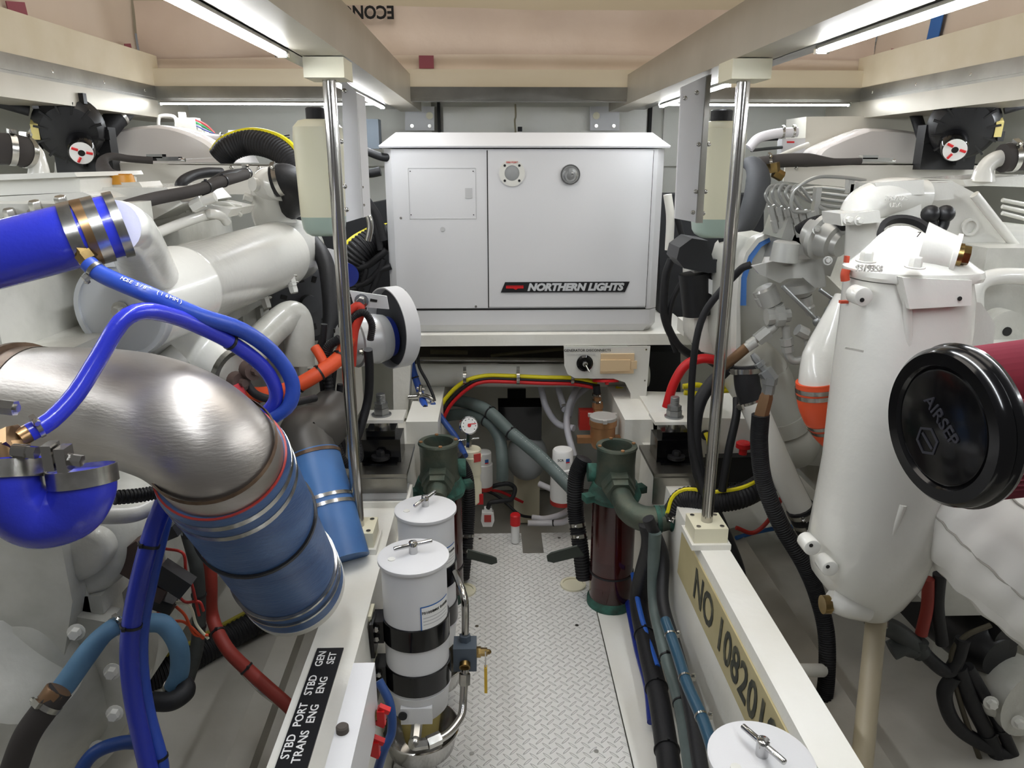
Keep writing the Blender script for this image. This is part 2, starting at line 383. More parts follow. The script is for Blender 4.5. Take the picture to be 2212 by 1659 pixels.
led('thin led strip along the back coaming, right of the right stanchion', (.64, 2.96, 1.628), (1.36, 2.96, 1.628), .008, ledb)
led('led strip at the left edge, above the black blower', (-1.47, .6, 1.575), (-1.47, 2.22, 1.575), .014)
led('led strip at the right edge, above the right blower', (1.64, .6, 1.575), (1.64, 2.35, 1.575), .012)
# masking paper and plastic in the saloon above the hatch
def sheet(name, m, lab, x0, x1, y0, y1, z0, z1, amp=.012, k=6, seed=0, par=None):
    rr = random.Random(seed); ph = [rr.uniform(0, 6) for _ in range(6)]
    horiz = abs(x1 - x0) > abs(y1 - y0); d = V((x1 - x0, y1 - y0, 0)).normalized(); nrm = V((d.y, -d.x, 0))
    def fn(u, v):
        o = amp * (math.sin(u * k * 6.28 + ph[0]) * .5 + math.sin(u * k * 2.3 * 6.28 + ph[1] + v * 2) * .3 + math.sin(v * 7 + ph[2] + u * 3) * .35)
        sag = .012 * math.sin(u * 5 + ph[3]) * v
        return V((x0 + (x1 - x0) * u, y0 + (y1 - y0) * u, z0 + (z1 - z0) * v + sag)) + nrm * o
    b = B(); b.grid(fn, 70, 10, .002)
    return b.solo(name, m, lab, 'sheet') if par is None else b.put(name, m, par)
sheet('masking_sheet', poly, 'hazy pinkish plastic sheet hung across the far end of the deck opening', -1.32, 1.49, 3.08, 3.08, 1.745, P(1106, 14, 3.08).z, .016, 3, 1)
band = sheet('folded_band', paper, '', -1.31, 1.48, 3.055, 3.055, 1.748, 1.80, .006, 4, 9, bpy.data.objects['masking_sheet'])
sheet('masking_sheet', paper, 'tan masking paper hung on the left side of the deck opening', -1.34, -1.33, .4, 3.09, 1.765, 2.5, .02, 4, 2)
sheet('masking_sheet', paper, 'tan masking paper hung on the right side of the deck opening', 1.505, 1.505, 3.09, .4, 1.765, 2.5, .02, 4, 3)
bk = sheet('wood_bulkhead', wood, 'light wood bulkhead seen above the far plastic sheet', -1.4, 1.55, 3.2, 3.2, 1.9, 2.7, .0, 1, 4)
text('ECONO', P(793, 25, 3.06) , .062, (-1, 0, 0), (0, 0, -1), ink, bpy.data.objects['masking_sheet'], bold=.03, sx=.9)
tp = lambda x, y, Y, w, h, m, lab, r=0: B().box(P(x, y, Y), (LY(x, y, Y, w), .002, LY(x, y, Y, h)), rot=Matrix.Rotation(r, 3, 'Y')).solo('masking_tape', m, lab, 'tape')
tp(921, 134, 3.042, 32, 26, plum, 'plum tape patch on the far plastic sheet, left of centre')
for x, y, X, w, h, m, lab in ((38, 25, -1.325, .09, .05, plum, 'plum tape patch on the left masking paper at the corner of the photo'), (277, 104, -1.32, .05, .03, plum, 'plum tape patch low on the left masking paper'), (331, 122, -1.32, .05, .025, plum, 'plum tape patch nearest the left rear coaming corner'),
    (2022, 50, 1.50, .07, .13, tapeb, 'blue tape strip on the right masking paper'), (1932, 118, 1.50, .06, .04, plum, 'plum tape patch on the right masking paper, below the blue tape'), (1880, 130, 1.50, .10, .03, plum, 'dark plum tape patch at the right rear coaming corner')):
    p = PX(x, y, X); B().box(p, (.003, w, h), rot=Matrix.Rotation(.15, 3, 'X')).solo('masking_tape', m, lab, 'tape')
# ---------------- stanchions ----------------
for X, lab in ((-.345, 'left polished steel stanchion standing on the left stringer'), (.552, 'right polished steel stanchion standing on the right stringer')):
    Y = 1.72; t = thing('stanchion', lab, 'pole', (X, Y, .475))
    B().cyl((X, Y, .52), (X, Y, 1.60), .0148, seg=28).put('pole', steel, t)
    bb = B().bx(X - .043, X + .043, Y - .045, Y + .045, .49, .53, bev=.004).put('base_block', cream, t)
    for i in (-1, 1):
        for j in (-1, 1): B().cyl((X + i * .03, Y + j * .032, .53), (X + i * .03, Y + j * .032, .532), .006, seg=10).put('screw', steel2, bb)
    B().bx(X - .05, X + .05, Y - .055, Y + .055, .475, .49, bev=.002).put('base_plate', gel, t)
    B().bx(X - .042, X + .042, Y - .05, Y + .05, 1.588, 1.628, bev=.005).put('top_block', cream, t)
# ---------------- generator ----------------
GY = 2.70
def gz(y): return P(1131, y, GY).z
def gx(x, y=600, Y=GY): return P(x, y, Y).x
X0, X1 = gx(836, 520), gx(1428, 520)
g = thing('generator', 'white generator enclosure with hinged front doors on the raised shelf', 'generator', ((X0 + X1) / 2, GY + .3, gz(718)))
zt, zb, zm = gz(322), gz(718), gz(668)
b = B(); e = .028
def octo(z, i=0, c=.028): return [V((X0 + c + i, GY + i, z)), V((X1 - c - i, GY + i, z)), V((X1 - i, GY + c + i, z)), V((X1 - i, GY + .62 - i, z)), V((X0 + i, GY + .62 - i, z)), V((X0 + i, GY + c + i, z))]
b.rings([octo(zm), octo(zt)]); b.put('enclosure_body', powder, g, ang=20)
b = B(); b.rings([octo(zb, .018), octo(zb + .03, 0), octo(zm - .003, 0)]); b.put('base_tray', powder, g, ang=20)
b = B()
def rect(z, i, f=0): return [V((X0 - .012 + i, GY - .014 + i, z)), V((X1 + .012 - i, GY - .014 + i, z)), V((X1 + .012 - i, GY + .634 - i, z)), V((X0 - .012 + i, GY + .634 - i, z))]
b.rings([rect(zt + .004, .002), rect(zt + .010, 0), rect(zt + .052, .05), rect(zt + .056, .055)]); b.put('lid', powder, g, ang=20)
xl, xm, xr = gx(857, 500), gx(1054, 500), gx(1403, 500)
zp = zm + .006
B().bx(xl + .002, xm - .002, GY - .003, GY + .004, zp, zt - .004, bev=.001).put('side_panel', powder, g)
door = B().bx(xm + .002, xr - .002, GY - .007, GY + .004, zp + .004, zt - .006, bev=.002).put('door', powder, g)
ins = B()
cx, cz, hw, hh = gx(956, 420), gz(418), .12, .088
for a, bb_ in (((-hw, -hh), (hw, -hh)), ((hw, -hh), (hw, hh)), ((hw, hh), (-hw, hh)), ((-hw, hh), (-hw, -hh))):
    ins.cyl((cx + a[0] * .98, GY - .0035, cz + a[1] * .98), (cx + bb_[0] * .98, GY - .0035, cz + bb_[1] * .98), .0008, seg=6)
ins.put('panel_outline', inkg, g)
B().bx(gx(1005, 418), gx(1020, 418), GY - .0045, GY, gz(428), gz(406)).put('switch_cutout', inkg, g)
b = B(); p = P(956, 495, GY - .004); b.cyl(p, p + V((0, -.001, 0)), .008); b.put('plug', inkg, g)
for (x, y) in ((866, 471), (874, 628), (891, 662), (1028, 662), (886, 370), (1022, 370), (888, 464), (1023, 464)):
    p = P(x, y, GY - .003); r = .0045 if x in (866, 874, 891, 1028) else .002
    B().cyl(p, p + V((0, -.0015, 0)), r, seg=10).put('screw', steel2 if r > .003 else ink, g)
B().bx(xm - .0018, xm + .0018, GY - .0012, GY + .002, zp, zt - .004).put('door_seam', dark, g); B().bx(xl, xr, GY - .001, GY + .002, zm - .002, zm + .004).put('lower_seam', dark, g); B().bx(xr - .001, xr + .001, GY - .0012, GY + .002, zp, zt - .004).put('hinge_seam', dark, g)
# round sight port and lift ring latch on the door
p = P(1106, 374, GY - .008); b = B(); b.ring(p, (0, 1, 0), .045, .026, .006); rp = b.put('port_ring', white, door)
b = B(); b.lathe(p + V((0, .003, 0)), p + V((0, -.004, 0)), [(0, .026), (.6, .026), (1, .02)]); b.put('port_lens', glassy, door)
text('FIRE PORT', p + V((0, -.004, .036)), .009, (1, 0, 0), (0, 0, 1), red, door, name='port_lettering')
for a in (45, 135, 225, 315):
    q = p + V((math.cos(math.radians(a)) * .036, -.003, math.sin(math.radians(a)) * .036)); B().cyl(q, q + V((0, -.001, 0)), .0045, seg=10).put('port_screw', ink, door)
p = P(1232, 377, GY - .008); b = B(); b.ring(p, (0, 1, 0), .035, .026, .008); b.lathe(p + V((0, .002, 0)), p + V((0, -.004, 0)), [(0, .027), (.7, .027), (1, .02)]); b.ring(p + V((0, -.004, -.006)), (0, 1, 0), .019, .013, .004); b.box(p + V((0, -.005, .014)), (.014, .006, .012), bev=.002); b.ball(p + V((.006, -.004, .004)), .005)
b.put('ring_latch', M('satin chrome', 'A8A8A6', .3, .85), door); B().ring(p + V((0, -.005, 0)), (0, 1, 0), .0335, .030, .003).put('latch_rim', chrome, door)
# badge
pl = P(1221, 620, GY - .009); wB, hB, sk = .228, .019, .008
b = B(); b.prism([pl + V((-wB - sk, 0, -hB)), pl + V((wB - sk, 0, -hB)), pl + V((wB + sk, 0, hB)), pl + V((-wB + sk, 0, hB))], (0, -.0015, 0)); bd = b.put('badge', blackp, door)
b = B(); q = pl + V((-.185, -.003, 0))
b.prism([q + V((-.032, 0, .003)), q + V((.032, 0, .003)), q + V((.032, 0, -.004)), q + V((.012, 0, -.004)), q + V((.004, 0, -.009)), q + V((-.006, 0, -.004)), q + V((-.032, 0, -.004))], (0, -.0006, 0)); b.bx(q.x - .032, q.x + .032, q.y - .0006, q.y, q.z + .004, q.z + .0065); b.put('badge_emblem', red, door)
# lettering sits on the door
bt = text('NORTHERN LIGHTS', pl + V((.036, -.002, -.001)), .0355, (1, 0, 0), (0, 0, 1), M('silver letters', 'C4C6C8', .4), door, name='badge_lettering', bold=.06, shear=.25)
me = bt.data; xs = [v.co.x for v in me.vertices]; c0 = (min(xs) + max(xs)) / 2; k = .355 / (max(xs) - min(xs))
for v in me.vertices: v.co.x = (v.co.x - c0) * k + c0
# shelf for the generator
zs = gz(722)
sx0, sx1 = gx(852, 735), gx(1500, 735)
sh = thing('generator_shelf', 'white fibreglass shelf carrying the generator across the stringers', 'shelf', ((sx0 + sx1) / 2, 3, .56))
B().bx(sx0, sx1, GY - .034, 3.55, P(1131, 747, GY - .034).z, zb - .001, bev=.008).put('shelf_top', gel, sh)
# left leg and right leg with control panel
Yl = GY - .037
def flatpanel(pts, Y, th, m, name, par, bev=0): return B().prism([P(x, y, Y) for x, y in pts], (0, th, 0), bev=bev).put(name, m, par)
flatpanel([(848, 748), (890, 748), (880, 905), (850, 895)], Yl, .10, gel, 'leg', sh)
cp = thing('control_panel', 'white generator disconnect panel with switch below the shelf', 'panel', P(1300, 800, Yl))
flatpanel([(1218, 748), (1405, 748), (1393, 895), (1362, 895), (1362, 850), (1350, 826), (1325, 818), (1242, 817), (1226, 808), (1219, 790)], Yl - .004, .008, white, 'plate', cp)
B().bx(P(1362, 800, Yl).x + .008, P(1400, 800, Yl).x, Yl + .006, Yl + .12, P(1380, 895, Yl).z, P(1380, 752, Yl).z).put('leg', gel, sh)
pk = P(1263, 784, Yl - .006); b = B(); b.lathe(pk, pk + V((0, -.012, 0)), [(0, .031), (.5, .031), (1, .024)]); kn = b.put('switch', blackg, cp)
b = B(); b.lathe(pk + V((0, -.012, 0)), pk + V((0, -.03, 0)), [(0, .012), (.6, .011), (1, .007)]); b.cyl(pk + V((0, -.025, 0)), pk + V((.012, -.045, -.022)), .003); b.put('toggle', chrome, kn)
p0 = P(1333, 785, Yl - .006)
b = B(); b.box(p0, (.125, .012, .076), bev=.003); b.box(p0 + V((-.008, -.008, -.006)), (.11, .006, .044), bev=.003); b.box(p0 + V((.062, -.002, -.005)), (.022, .012, .03), bev=.002); b.put('cover_plate', beige, cp)
text('GENERATOR DISCONNECTS', P(1269, 757, Yl - .006), .0135, (1, 0, 0), (0, 0, 1), ink, cp, bold=.01)
text('LOWER (PORT) LIGHT FEED', P(1256, 766, Yl - .006), .0085, (1, 0, 0), (0, 0, 1), inkg, cp)
for x, y in ((1396, 755), (1393, 822), (1388, 882)): q = P(x, y, Yl - .004); B().cyl(q, q + V((0, -.001, 0)), .0035, seg=10).put('screw', steel2, cp)
# ================= centre of the room =================
def slab(b, pts, Y, th, bev=0): return b.prism([P(x, y, Y) for x, y in pts], (0, th, 0), bev=bev)
Zv = V((0, 0, 1))
# ---- fuel filters ----
def fuel_filter(px, py, Y, lab, ang, grp=None):
    c = P(px, py, Y); r = .0715
    t = thing('fuel_filter', lab, 'filter', c - Zv * .535)
    B().lathe(c - Zv * .012, c, [(0, r + .005), (.2, r + .0065), (.75, r + .0065), (1, r + .001), (1.02, .02), (1.35, .012)], 48).put('lid', powder, t)
    b = B(); b.cyl(c, c + Zv * .032, .0095, bev=.002); d = V((math.cos(ang), math.sin(ang), .06)); b.cyl(c + Zv * .024 - d * .043, c + Zv * .024 + d * .043, .0048, bev=.002); b.put('t_handle', chrome, t)
    b = B(); q = c + V((-.045, -.02, 0)); b.cyl(q, q + Zv * .002, .008); b.put('lid_plug', white, t)
    B().lathe(c - Zv * .322, c - Zv * .012, [(0, r), (1, r)], 48).put('canister', powder, t)
    for k, z in enumerate((.171, .288)):
        b = B(); b.lathe(c - Zv * (z + .027), c - Zv * (z - .027), [(0, r + .001), (.02, r + .004), (.98, r + .004), (1, r + .001)], 48)
        b.box(c + V((-r - .012, -.012, -z)), (.03, .05, .054), bev=.006); b.box(c + V((-r - .02, -.03, -z - .01)), (.008, .05, .085), bev=.003)
        band = b.put('mounting_band', blackg, t)
        b = B()
        for s in (-.012, .012): b.hexb(c + V((-r - .012 , -.037, -z + s)), (0, -1, 0), .007, .008)
        b.put('bolt', steel, band)
        b = B(); b.bx(c.x - r - .05, c.x - r - .022, c.y - .035, c.y + .015, c.z - z - .04, c.z - z + .04, bev=.004); b.put('standoff_block', cream, t)
    # label wrapped on the canister
    def fn(u, v, a0=-1.05, a1=.1): a = a0 + (a1 - a0) * u; return V((c.x + math.cos(a) * (r + .0007), c.y + math.sin(a) * (r + .0007), c.z - .222 + .055 * v - .02 * (1 - u)))
    b = B(); b.grid(lambda u, v: V((c.x + math.sin(.25 + 1.1 * u) * (r + .0008), c.y - math.cos(.25 + 1.1 * u) * (r + .0008), c.z - .149 + .062 * v)), 12, 2); lb = b.put('maker_label', label, t)
    b = B(); b.grid(lambda u, v: V((c.x + math.sin(.25 + 1.1 * u) * (r + .0012), c.y - math.cos(.25 + 1.1 * u) * (r + .0012), c.z - .090 + .003 * v)), 12, 1)
    b.grid(lambda u, v: V((c.x + math.sin(.25 + .035 * u) * (r + .0012), c.y - math.cos(.25 + .035 * u) * (r + .0012), c.z - .149 + .06 * v)), 2, 1); b.put('label_border', tapeb, lb)
    for i, ch in enumerate('751000MAX DIESEL'):
        a = .32 + .064 * i; n = V((math.sin(a), -math.cos(a), 0))
        if ch != ' ': text(ch, V((c.x, c.y, c.z - .103)) + n * (r + .0016), .0078, (math.cos(a), math.sin(a), 0), (0, 0, 1), ink, lb, name='label_lettering', bold=.02)
    for i in range(3):
        b = B(); b.grid(lambda u, v: V((c.x + math.sin(.33 + .95 * u) * (r + .0012), c.y - math.cos(.33 + .95 * u) * (r + .0012), c.z - .117 - .008 * i + .002 * v)), 12, 1); b.put('label_small_print', inkg, lb)
    # head below with ports, the clear bowl and its bronze drain ring
    b = B(); b.lathe(c - Zv * .395, c - Zv * .322, [(0, .058), (.15, r * .93), (.8, r * .98), (1, r + .003)], 40)
    b.box(c + V((0, -.055, -.365)), (.07, .035, .042), bev=.006); b.put('filter_head', powder, t)
    b = B(); b.cyl(c + V((-.030, -.074, -.36)), c + V((-.030, -.078, -.36)), .010); b.put('port_plug', black, t)
    b = B(); b.lathe(c - Zv * .50, c - Zv * .395, [(0, .02), (.15, .040), (.8, .05), (1, .055)], 32); b.put('water_bowl', amber, t)
    b = B(); b.lathe(c - Zv * .42, c - Zv * .40, [(0, .030), (1, .048)], 32); b.put('bowl_ring', brass, t)
    # open drip pan of polished steel
    b = B(); b.lathe(c - Zv * .535, c - Zv * .455, [(0, .03), (.04, .055), (.35, .078), (.98, .089), (1, .091), (1.02, .088), (.4, .074), (.12, .05), (.10, .002)], 40); b.put('heat_shield_bowl', steel, t)
    return t, c
f1, c1 = fuel_filter(893, 1198, 1.45, 'front white fuel filter canister with black bands on the left stringer', .32)
f2, c2 = fuel_filter(919, 1096, 1.70, 'second white fuel filter canister, just behind the front one', 1.0)
f3, c3 = fuel_filter(1645, 1635, .885, 'white fuel filter canister cut off at the lower right, by the number plate', -1.15)
for t in (f3,):
    for ch in list(t.children):
        if ch.name.startswith(('standoff_block',)): bpy.data.objects.remove(ch)
# changeover valve between the first two filters, with pipes
vv = thing('changeover_valve', 'grey square fuel changeover valve with yellow lever between the two filters', 'valve', P(1006, 1415, 1.55))
pv = P(1005, 1412, 1.50)
B().box(pv, (.054, .05, .062), bev=.003).put('valve_body', M('slate grey paint', '4B5560', .5), vv)
b = B(); b.lathe(pv + V((.027, 0, .004)), pv + V((.052, 0, .004)), [(0, .013), (.4, .013), (.42, .010), (1, .010)], 6); b.lathe(pv + V((.052, 0, .004)), pv + V((.062, 0, .004)), [(0, .007), (.6, .006), (1, .002)], 12); b.put('valve_stem', brass, vv)
b = B(); b.box(pv + V((.048, -.004, -.012)), (.003, .012, .045), bev=.001); b.put('lever', steel, vv); b = B(); b.box(pv + V((.048, -.006, -.068)), (.007, .013, .07), bev=.003); b.put('lever_grip', M('yellow vinyl', 'C9A21E', .4), vv)
b = B(); b.lathe(pv + V((0, -.025, -.008)), pv + V((0, -.036, -.012)), [(0, .013), (1, .013)], 24); b.put('port_fitting', brass, vv)
b = B(); q = [pv + V((0, -.04, -.012)), pv + V((-.002, -.052, -.05)), pv + V((-.004, -.065, -.08)), pv + V((-.008, -.09, -.100)), pv + V((-.032, -.125, -.112)), pv + V((-.062, -.15, -.114))]
b.tube(q, .0095, 40); b.put('fuel_pipe', steel, vv)
b = B(); b.cyl(pv + V((-.080, -.155, -.114)), pv + V((-.052, -.142, -.111)), .0145, seg=6); b.cyl(pv + V((-.108, -.16, -.115)), pv + V((-.080, -.155, -.114)), .012, seg=6); b.ball(pv + V((-.108, -.155, -.114)), .0155); b.cyl(pv + V((-.108, -.155, -.114)), pv + V((-.106, -.09, -.09)), .0125, seg=6); b.put('pipe_elbow', steel2, vv); b = B(); b.cyl(pv + V((0, -.045, -.02)), pv + V((-.001, -.052, -.045)), .0135, seg=6); b.put('pipe_nut', steel2, vv)
b = B(); q = [pv + V((0, .01, .031)), pv + V((.002, .015, .10)), pv + V((0, .02, .135)), pv + V((-.012, .06, .15)), pv + V((-.025, .12, .145))]; b.tube(q, .009, 40); b.put('fuel_pipe', steel, vv)
b = B(); b.cyl(pv + V((0, .008, .03)), pv + V((0, .009, .045)), .014, seg=6); b.put('pipe_nut', M('slate grey paint', ''), vv)
# ---- sea water strainers ----
def strainer(px, ybase, Y, lab, elbow, side):
    base = P(px, ybase, Y); base.z = 0.0; zt_ = .565
    c = base; t = thing('sea_strainer', lab, 'strainer', c)
    def at_(x, y, z): return c + V((x, y, z))
    B().lathe(at_(0, 0, .02), at_(0, 0, .40), [(0, .071), (1, .071)], 40).put('sight_tube', redtube, t)
    b = B(); b.lathe(at_(0, 0, 0), at_(0, 0, .03), [(0, .078), (.7, .078), (1, .072)], 32); b.put('base', verd, t)
    b = B(); b.cyl(at_(0, 0, .12), at_(0, 0, .126), .0735, seg=36); b.put('band', black, t)
    b = B(); b.lathe(at_(0, 0, .385), at_(0, 0, .44), [(0, .080), (.3, .085), (.45, .082), (1, .070)], 40)
    for a in (20, 110, 200, 290):
        a = math.radians(a); b.box(at_(math.cos(a) * .085, math.sin(a) * .085, .40), (.05, .035, .022), rot=Matrix.Rotation(a, 3, 'Z'), bev=.006)
    b.put('flange', verd, t)
    b = B(); b.lathe(at_(0, 0, .43), at_(0, 0, zt_), [(0, .070), (.2, .062), (.5, .060), (.9, .062), (.96, .066), (1, .064), (1.0, .048), (.94, .046), (.6, .046), (.55, .02)], 40); b.put('head', bronze, t)
    for a in (100, 190, 10, 280):
        a = math.radians(a); B().cyl(at_(math.cos(a) * .056, math.sin(a) * .056, zt_ - .002), at_(math.cos(a) * .056, math.sin(a) * .056, zt_ + .004), .006, seg=10).put('cap_bolt', bronzeb, t)
    b = B(); b.lathe(at_(0, -.04, .455), at_(.0, -.10, .44), [(0, .052), (.6, .052), (.62, .047), (1, .045)], 6, up=(1, 0, 0)); b.put('port_hexagon', bronze, t)
    b = B(); b.lathe(at_(-.04 * side, .03, .46), at_(-.085 * side, .03, .46), [(0, .03), (1, .03)]); b.put('side_port', verd, t)
    if elbow:
        b = B(); b.tube([at_(.0, -.08, .445), at_(.01, -.16, .425), at_(.04, -.20, .415), at_(.085, -.215, .415), at_(.12, -.215, .42)], [.030, .036, .038, .038, .036], 30, 24); b.put('elbow', bronze, t)
        b = B(); b.cyl(at_(.085, -.215, .415), at_(.098, -.215, .416), .041, seg=24); b.cyl(at_(.13, -.215, .42), at_(.142, -.215, .42), .041, seg=24); b.cyl(at_(.098, -.215, .42), at_(.145, -.215, .42), .036, seg=24); b.put('elbow_collar', verd, t)
    else:
        b = B(); b.cyl(at_(.0, -.08, .445), at_(0, -.15, .43), .034, .03); b.put('hose_tail', bronze, t)
    # lid spanner bar
    b = B(); hx = -side; d = V((hx, -.30, -.15)).normalized(); p0 = at_(hx * .05, 0, .145) + V((0, -.04, 0))
    qs = [(1247, 1180), (1190, 1196), (1181, 1203), (1183, 1213), (1196, 1216), (1262, 1200)] if elbow else [(1010, 1188), (1062, 1203), (1073, 1208), (1074, 1216), (1062, 1220), (1008, 1206)]
    Ys = 2.12 if elbow else 2.18
    b.prism([P(x, y, Ys) for x, y in qs], (0, .004, .003), bev=.001); b.put('spanner_bar', M('dark oxidised bronze', '3A3F3A', .5, .5), t)
    return t, c
s1, cs1 = strainer(957, 1280, 2.22, 'left bronze sea strainer, open topped, behind the fuel filters', False, -1)
s2, cs2 = strainer(1318, 1290, 2.17, 'right bronze sea strainer with red tube and big elbow', True, 1)
# black hose with the yellow stripe leaving the elbow
e0 = cs2 + V((.135, -.215, .42))
hs = [e0, P(1480, 1078, 1.94), P(1540, 1082, 1.92), P(1610, 1068, 1.92), P(1670, 1025, 1.98), P(1700, 960, 2.05)]
hose('suction_hose', 'black ribbed hose with yellow stripe running from the right strainer elbow over the stringer', hs, .034, black, clamps=(.03, .055), rib=.009, ribd=.03, seg=20, stripe=(yellow, (0, -.35, 1), .006))
# corrugated hoses beside both strainers
hose('drain_hose', 'black corrugated hose with two clamps standing left of the right sea strainer', [P(1262, 990, 2.25), P(1245, 1030, 2.25), P(1243, 1100, 2.25), P(1252, 1170, 2.22), P(1262, 1250, 2.2)], .026, black, clamps=(.62, .70), rib=.008, ribd=.07)
hose('drain_hose', 'black corrugated hose with two clamps standing right of the left sea strainer', [P(985, 985, 2.35), P(1008, 1030, 2.35), P(1012, 1100, 2.35), P(1008, 1170, 2.32), P(1000, 1250, 2.3)], .022, black, clamps=(.7, .8), rib=.008, ribd=.07)
for x, y, lab in ((1238, 1262, 'round hole ring in the sole beside the right strainer'), (1000, 1275, 'round hole ring in the sole beside the left strainer')):
    p = PZ(x, y, 0.003); b = B(); b.ring(p, (0, 0, 1), .045, .036, .006); b.cyl(p - Zv * .002, p - Zv * .001, .037); b.mi = 0; b.solo('deck_fitting', cream, lab, 'deck fitting')
# ---- number board and label plate, box ----
nb = thing('number_board', 'tan official number board on the inner face of the right stringer', 'sign', (.517, 1.3, .31))
B().prism([(.5195, .80, .315), (.5195, 1.83, .315), (.5235, 1.83, .445), (.5235, .80, .445)], (-.004, 0, 0)).put('board', M('tan board', 'B9AE86', .6, col2='AFA37A', scale=8), nb)
text('NO 1082010', (.5165, 1.385, .380), .115, (0, -1, 0), (.03, 0, 1), M('worn black letters', '33352E', .7, col2='6B6852', scale=30, amt=.62), nb, bold=.018, sx=.93, shear=0)
sp = thing('label_plate', 'black engraved plate reading STBD TRANS, PORT ENG, STBD ENG, GEN SET on the left stringer', 'sign', (-.33, 1.1, .476))
B().bx(-.358, -.305, .75, PZ(700, 1401, .477).y, .4755, .4785, bev=.001).put('plate', blackp, sp)
for s_, x, y in (('GEN', 693, 1423), ('SET', 717, 1422), ('STBD', 672, 1480), ('ENG', 696, 1480), ('PORT', 650, 1544), ('ENG', 676, 1542), ('STBD', 624, 1613), ('TRANS', 650, 1613)):
    q = PZ(x, y, .4790); text(s_, q, .0205, (0, 1, 0), (-1, 0, 0), inkw, sp, sx=1.15, bold=.01)
bxx = thing('light_box', 'white rectangular box with black knob along the left stringer edge', 'box', (-.24, 1.0, .40))
B().bx(-.264, -.224, .7, 1.185, .40, .522, bev=.004).put('casing', powder, bxx)
q = PZ(740, 1580, .522); B().lathe(q, q + Zv * .012, [(0, .0105), (.8, .0105), (1, .008)], 20).put('knob', M('brown black rubber', '4A443E', .7), bxx)
text('Moroso', (-.2235, .98, .46), .04, (0, -1, 0), (0, 0, 1), tapeb, bxx, name='side_lettering', shear=.3) if False else None
# red valve handles and blue hoses next to the box
mf = thing('valve_manifold', 'row of small valves with red wing handles beside the white box', 'valve', P(820, 1600, 1.2))
for i, (x, y) in enumerate(((824, 1545), (812, 1612), (800, 1690))):
    q = P(x, y, 1.16); b = B(); b.box(q, (.014, .02, .03), bev=.004); b.box(q + V((.006, 0, .014)), (.022, .012, .009), rot=Matrix.Rotation(.5, 3, 'Y'), bev=.003); b.box(q + V((-.004, 0, -.016)), (.022, .012, .009), rot=Matrix.Rotation(.5, 3, 'Y'), bev=.003); h = b.put('wing_handle', red, mf)
    b = B(); b.cyl(q + V((-.03, 0, .004)), q + V((-.004, 0, 0)), .009, seg=6); b.put('valve_body', brass, mf)
hose('fuel_hose', 'dark blue hose hanging behind the red valve handles', [P(818, 1470, 1.26), P(842, 1520, 1.24), P(846, 1580, 1.22), P(826, 1630, 1.2), P(800, 1720, 1.2)], .009, M('navy blue hose', '27457A', .4))
# ---- right gutter: cables and hoses along the right stringer ----
def along(lab, pts, r, m, name='hose', **k): return hose(name, lab, [PZ(x, y, z) for x, y, z in pts], r, m, **k)
along('thick black hose lowest in the bundle along the right stringer', [(1400, 1130, .42), (1405, 1180, .34), (1380, 1290, .12), (1398, 1400, .08), (1425, 1520, .08), (1452, 1700, .08)], .028, black, ties=(.55, .75, .92))
along('slate green hose with worn grey stripe in the bundle along the right stringer', [(1415, 1150, .42), (1412, 1230, .30), (1415, 1310, .2), (1440, 1420, .16), (1470, 1520, .14), (1500, 1700, .14)], .018, slate, ties=(.6, .8))
along('black hose behind the slate green hose along the right stringer', [(1400, 1120, .46), (1432, 1200, .34), (1432, 1300, .24), (1460, 1400, .2), (1490, 1520, .2), (1520, 1700, .2)], .017, black)
along('slim dark blue hose at the floor edge beside the right stringer', [(1355, 1300, .03), (1375, 1400, .03), (1396, 1480, .03), (1405, 1560, .03)], .009, blued)
along('slim bright blue hose beside the slate green hose', [(1367, 1240, .15), (1383, 1320, .12), (1400, 1380, .1), (1420, 1440, .1)], .008, M('bright blue pvc', '2F62C0', .35))
along('dark teal hose held by clips high on the right stringer inner face', [(1437, 1340, .34), (1462, 1410, .33), (1485, 1480, .33), (1520, 1560, .33), (1560, 1680, .33)], .013, M('dark teal hose', '24475C', .35), clamps=(.12, .45, .72), screw=V((1, 0, 0)))
# joint fitting on the vertical hose, with its label
jf = thing('hose_joint', 'hose joint with white label and steel clamp above the right cable bundle', 'fitting', P(1412, 1270, 1.9))
b = B(); b.cyl(P(1410, 1170, 1.92), P(1418, 1255, 1.90), .022, bev=.004); b.put('joint_sleeve', blackp, jf)
q = P(1414, 1210, 1.87); B().box(q, (.020, .002, .05), rot=Matrix.Rotation(-.08, 3, 'Y')).put('joint_label', label, jf)
text('RUN GOOD', q + V((0, -.002, 0)), .009, (0, 0, -1), (1, 0, 0), ink, jf)
clampband(P(1418, 1245, 1.9), P(1418, 1255, 1.9) - P(1410, 1170, 1.9), .024, .008, None, jf)
